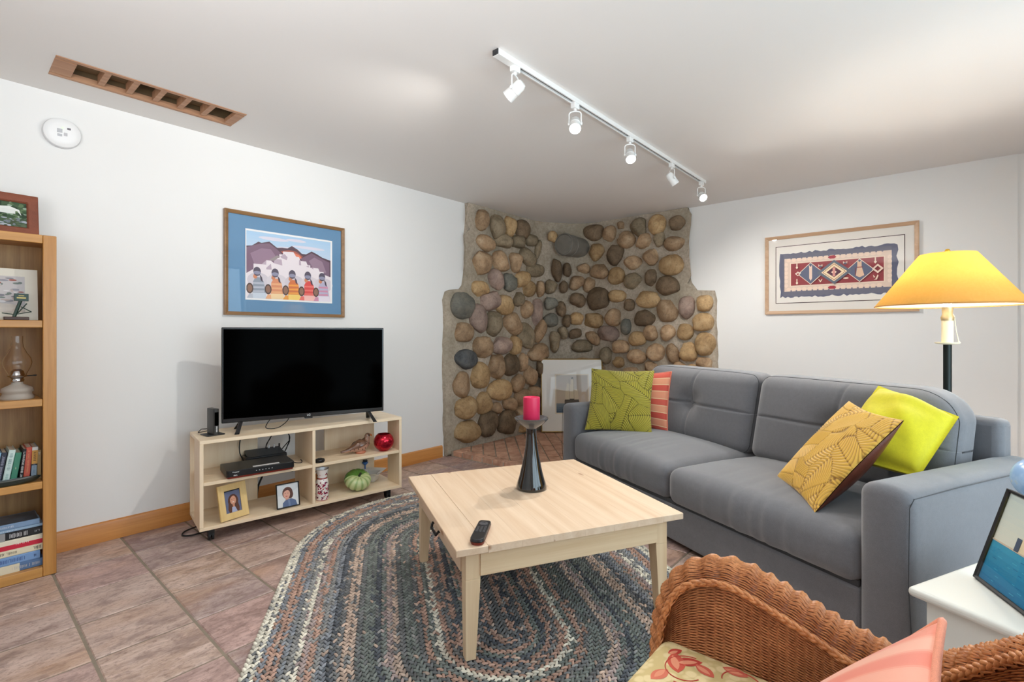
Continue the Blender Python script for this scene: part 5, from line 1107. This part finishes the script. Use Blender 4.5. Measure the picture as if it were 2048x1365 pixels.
ST=[(.035,.200,88,(92,122,164),[(.5,.95,.4,(200,196,190))],[(0,.62,(226,216,190))],'cream and blue book at the bottom of the flat stack'),
 (.037,.205,82,(124,160,208),[(.2,.75,.45,(60,90,150)),(.9,.94,.3,(50,70,110))],None,'light blue book second from the bottom of the flat stack'),
 (.030,.215,88,(234,222,192),[(.3,.6,.4,(140,130,110)),(.85,.95,.5,(40,40,40))],None,'cream book third from the bottom of the flat stack'),
 (.042,.22,88,(236,226,204),[(.6,.8,.25,(240,230,220))],None,'cream book with a red lower band in the flat stack'),
 (.034,.225,88,(26,26,28),[(.52,.78,.6,(220,220,220)),(.88,.95,.3,(190,196,204))],[(.26,.46,(150,150,150))],'black book with white lettering in the flat stack'),
 (.012,.21,88,(150,178,204),[(.3,.6,.4,(210,220,232))],None,'thin grey blue book near the top of the flat stack'),
 (.023,.215,81,(126,154,186),[(.3,.6,.4,(200,210,224))],None,'grey blue book with a dark landscape cover on top of the flat stack')]
z=.0435
for t,L,px,c,mk,bd_,lb in ST:
    xr=X0(px); b=book(lb,(bx0+xr-L,by0+.03,z+t/2+.0003),t,L,.16,c,mk,(0,R(90),0),'books stacked flat on the bottom of the bookcase',bd_)
    if 'red lower' in lb: m=MB(); m.box(.001,t/2+.0003,-.0006,.004,0,L); part('spine_band',m,plain('red_band',(206,32,60),.5),b,smooth=False)
    if 'landscape' in lb: m=MB(); m.box(-t/2-.0004,-t/2,.006,.15,.004,L-.004); part('cover_print',m,plain('dusky_photo',(70,84,98),.35,0,.6),b,smooth=False)
    z+=t+.0006
# ---------------------------------------------------------------- wicker armchair
def wick_mat(name,a,b):
    k=N(name); v=k.coord(); f=k.noise(v,26,3); g=k.noise(v,160,2); k.base(k.mix(.35,k.ramp(f,[(.3,lin(*a)),(.7,lin(*b))]),k.ramp(g,[(.35,tuple(x*.5 for x in lin(*a))),(.65,lin(*b))]))); k.set(Roughness=.42,Specular_IOR_Level=.45); return k.m
M_WICK=wick_mat('wicker',(182,112,66),(232,162,106)); M_WICKD=wick_mat('wicker_dark',(110,62,38),(160,98,62))
wx,wy=.80,.20
wc=thing('wicker_armchair','brown woven wicker armchair with rolled arms in the front right corner','chair',(wx,wy,0))
def spl(P,n):
    P=np.array(P,float); o=[]
    for i in range(len(P)-1):
        p0,p1,p2,p3=P[max(i-1,0)],P[i],P[i+1],P[min(i+2,len(P)-1)]
        for k in range(n): t=k/n; o.append(.5*(2*p1+(-p0+p2)*t+(2*p0-5*p1+4*p2-p3)*t*t+(-p0+3*p1-3*p2+p3)*t**3))
    o.append(P[-1]); return np.array(o)
def resample(P,n):
    d=np.r_[0,np.cumsum(np.linalg.norm(np.diff(P,axis=0),axis=1))]; t=np.linspace(0,d[-1],n); return np.stack([np.interp(t,d,P[:,k]) for k in range(3)],1),d[-1]
# spine of the rolled rim: right front foot, over the arm, round the back, to the left front foot (chair coordinates, facing +y)
RH=[(.318,.262,.012),(.322,.264,.16),(.324,.266,.32),(.326,.258,.44),(.330,.222,.522),(.336,.150,.552),(.338,.06,.530),(.338,-.05,.492),(.334,-.14,.478),(.318,-.215,.50),(.28,-.282,.56),(.20,-.335,.635),(.10,-.360,.68),(0,-.368,.70)]
SP=spl(RH+[(-x,y,z) for x,y,z in RH[-2::-1]],12); SP,LEN=resample(SP,420)
T=np.gradient(SP,axis=0); T/=np.linalg.norm(T,axis=1,keepdims=True)
OUT=SP.copy(); OUT[:,2]=0; OUT[:,1]=np.minimum(OUT[:,1]+.02,0)*1.25; OUT/=np.linalg.norm(OUT,axis=1,keepdims=True)
OUT=OUT-T*(OUT*T).sum(1,keepdims=True); OUT/=np.linalg.norm(OUT,axis=1,keepdims=True); UP_=np.cross(OUT,T); 
sg=np.sign((UP_*np.array([0,1.0,1.2])).sum(1)); UP_=UP_*np.where(sg==0,1,sg)[:,None]
rad=.058
def weave(A,Nrm,rows,step,amp,stk,name,mat,wid=.62,ph=0):
    """rows of half-round strands running along the first axis of the surface A, rising and dipping over stakes"""
    nu,nv=A.shape[:2]; m=MB(); s=np.linspace(0,stk,nu)
    for j in range(rows):
        v=(j+.5)/rows*(nv-1); j0=int(min(v,nv-2)); f=v-j0
        C=A[:,j0]*(1-f)+A[:,j0+1]*f; Nn=Nrm[:,j0]*(1-f)+Nrm[:,j0+1]*f; dv=(A[:,j0+1]-A[:,j0])*(nv-1)/rows*.5*wid
        w=amp*np.cos(PI*(s+(j%2)+ph)); b=(amp*1.1)*np.cos(2*PI*s+PI)*.5
        c=C+Nn*(w)[:,None]
        S3=np.stack([c-dv-Nn*.0022,c+Nn*.0020,c+dv-Nn*.0022],1); m.grid(S3)
    o=part(name,m,mat,wc,angle=180,recalc=False); o['kind']='stuff'; return o
ang=np.radians(np.linspace(-75,200,30)); NA=(np.cos(ang)[None,:,None]*UP_[:,None,:]*1.0+np.sin(ang)[None,:,None]*OUT[:,None,:])
# dense sampling along the rim
def dens(A,k):
    n=A.shape[0]; t=np.linspace(0,n-1,k); i=np.minimum(t.astype(int),n-2); f=(t-i).reshape((-1,)+(1,)*(A.ndim-1)); return A[i]*(1-f)+A[i+1]*f
rib=(1+.07*np.cos(2*PI*np.linspace(0,LEN/.030,420)))[:,None,None]
RA_=SP[:,None,:]+NA*rad*rib; KD=1500
stk=LEN/.0140
weave(dens(RA_,KD),dens(NA,KD),58,.004,.0014,stk,'rolled_rim',M_WICK)
m=MB(); core=SP[:,None,:]+NA*(rad-.004); m.grid(core); part('rim_core',m,M_WICKD,wc,angle=180,recalc=False)
# plaited border along the inner edge of the rim
i0=NA[:,2]; 
for k in range(3):
    ph=2*PI*k/3; t=np.arange(420)/420*LEN/.055*2*PI; E_=SP+NA[:,1]*(rad+.002)+(UP_*np.sin(t+ph)[:,None]*.0042+OUT*np.sin(2*(t+ph))[:,None]*.0022)
    m=MB(); m.tube([tuple(p) for p in E_[::1]],.0040,6); part('plaited_border',m,M_WICK,wc,angle=180,recalc=False)
# inner and outer panels hang from the rim
def panel(edge,nrm,zb,name,shift,sel,rows_per=.0052,mat=M_WICK):
    top=edge[sel]; n=len(top); k=40; A=np.zeros((n,k,3)); 
    for j in range(k):
        t=j/(k-1); A[:,j]=top*(1-t); A[:,j,0]=top[:,0]+shift[sel][:,0]*t; A[:,j,1]=top[:,1]+shift[sel][:,1]*t; A[:,j,2]=top[:,2]*(1-t)+zb*t
    Nn=np.repeat(nrm[sel][:,None,:],k,axis=1); d=np.linalg.norm(np.diff(top[:,:],axis=0),axis=1).sum(); h=(top[:,2].max()-zb)
    weave(dens(A,int(d/.0045)),dens(Nn,int(d/.0045)),int(h/rows_per),.005,.0022,d/.016,name,mat,.66)
    m=MB(); m.grid(A-Nn*.003); part(name+'_lining',m,M_WICKD,wc,angle=180,recalc=False)
HO=OUT.copy(); HO[:,2]=0; HO/=np.maximum(np.linalg.norm(HO,axis=1,keepdims=True),1e-6)
idx=np.arange(420); sel=(idx>56)&(idx<364)
sel=np.array([ (SP[i,2]>.40) for i in idx])
panel(SP+NA[:,1]*rad*.96,-HO,.36,'inner_panel',HO*0,sel)
panel(SP+NA[:,-3]*rad*.98,HO,.14,'outer_panel',-HO*.03,sel,.0056)
m=MB(); m.box(-.30,.30,-.28,.265,.315,.345); part('seat_deck',m,M_WICKD,wc,.004)
m=MB(); A_=np.array([[(x,.270+.002*math.sin(x*200),z) for z in np.linspace(.345,.16,26)] for x in np.linspace(-.30,.30,90)]); Nn=np.zeros_like(A_); Nn[...,1]=1
weave(dens(A_,180),dens(Nn,180),34,.005,.0022,38,'front_apron',M_WICK)
for sx in(-1,1):
    m=MB(); m.tube([(sx*.27,-.27,0),(sx*.275,-.285,.3),(sx*.27,-.30,.5)],.018,10); part('rear_leg',m,M_WICKD,wc)
# seat cushion
def floral(u,v,i,j,s): return lin(*FLO[min(n_f-1,i)][min(n_f-1,j)])
M_CREAM=None
k=N('floral_chintz'); v=k.coord(); vo_=k.n('TexVoronoi'); vo_.inputs['Scale'].default_value=46; k.l(v,vo_.inputs['Vector']); sc=k.ramp(vo_.outputs['Distance'],[(.42,lin(226,206,156)),(.62,lin(204,182,126))]); k.base(sc); k.set(Roughness=.85); M_CHZ=k.m
sc_=thing('chair_cushion','cream floral seat cushion with red leaves on the wicker armchair','cushion',(wx,wy,.3455))
def cf(V):
    x,y,z=V.T.copy(); t=np.clip((z+.03)/.06,0,1); z=z+t*.016*(1-(x/.29)**2)*(1-(y/.27)**2); return np.stack([x,y,z],1)
soft('cushion_body',(.575,.555,.075),.03,M_CHZ,sc_,(.0,.005,.0385),(24,24,4),cf)
m=MB(); r7=random.Random(12); M_FLO=vcol('printed_leaves',.85,.2)
def surf(x,y): return .0385+.0375+.016*(1-(x/.29)**2)*(1-(y/.27)**2)+.0006
def leaf(cx,cy,L,w,a,c,lay):
    P=[(L*t,w*math.sin(PI*t)**.8*s) for t,s in [(i/7,1) for i in range(8)]+[(1-i/7,-1) for i in range(1,7)]]
    Q=[]
    for p in P: x=cx+p[0]*math.cos(a)-p[1]*math.sin(a); y=cy+p[0]*math.sin(a)+p[1]*math.cos(a); x=max(-.275,min(.275,x)); y=max(-.255,min(.265,y)); Q.append((x,y,surf(x,y)+.0002*lay))
    m.add(Q,[tuple(range(len(Q)))],lin(*c))
for (cx,cy,L,w,a,c) in [(.17,.20,.07,.018,.5,(204,92,74)),(.235,.175,.06,.015,2.2,(190,70,60)),(.12,.235,.05,.014,-.3,(214,120,96)),(.20,.14,.05,.013,1.1,(206,100,80)),(.25,.225,.035,.010,2.6,(190,70,60)),(.08,.17,.06,.016,.9,(204,92,74)),(.15,.10,.07,.018,-.4,(190,70,60)),(.02,.22,.06,.016,.2,(214,120,96)),(.05,.09,.06,.016,1.9,(204,92,74)),(-.05,.16,.07,.018,.6,(190,70,60)),(.25,.09,.05,.014,1.6,(210,110,88)),(-.14,.2,.07,.018,.1,(204,92,74)),(-.1,.05,.07,.018,2,(204,92,74)),(-.2,.1,.06,.016,.9,(190,70,60))]:
    leaf(cx,cy,L,w,a,c,1); leaf(cx+.01*math.cos(a),cy+.01*math.sin(a),L*.7,w*.45,a+.1,(228,150,118),2)
for a0,cx,cy,rr0 in((0,.19,.19,.05),(2,.10,.2,.06),(4,.22,.10,.045),(1,.0,.15,.07)):
    pts=[(cx+rr0*math.cos(a0+t)*(1-.08*t),cy+rr0*math.sin(a0+t)*(1-.08*t)) for t in np.linspace(0,4.2,26)]; pts=[(max(-.27,min(.27,x)),max(-.25,min(.26,y))) for x,y in pts]
    m.tube([(x,y,surf(x,y)) for x,y in pts],.0012,5,col=lin(190,80,66))
part('printed_leaves',m,M_FLO,sc_,angle=180,recalc=False)
PINK=[(238,142,116),(242,166,140),(234,130,106),(244,176,150)]
def pstripe(u,v,i,j,s):
    b=u*9; k=int(b); f=b-k; c=PINK[k%4]; d=PINK[(k+1)%4]; t=max(0,(f-.7)/.3); return lin(*[p*(1-t)+q*t for p,q in zip(c,d)])
M_CORD2=fabric('salmon_cord',(240,150,118))
pillow('throw_pillow','salmon and pink striped pillow standing on the seat of the wicker armchair',[(.60,-.005,.672),(.995,.0,.672),(.985,.215,.440),(.605,.212,.440)],.09,M_STRIPE,M_STRIPE,(M_CORD2,.006),None,70,colf=pstripe,pinch=.09,bulge=(.85,.9))
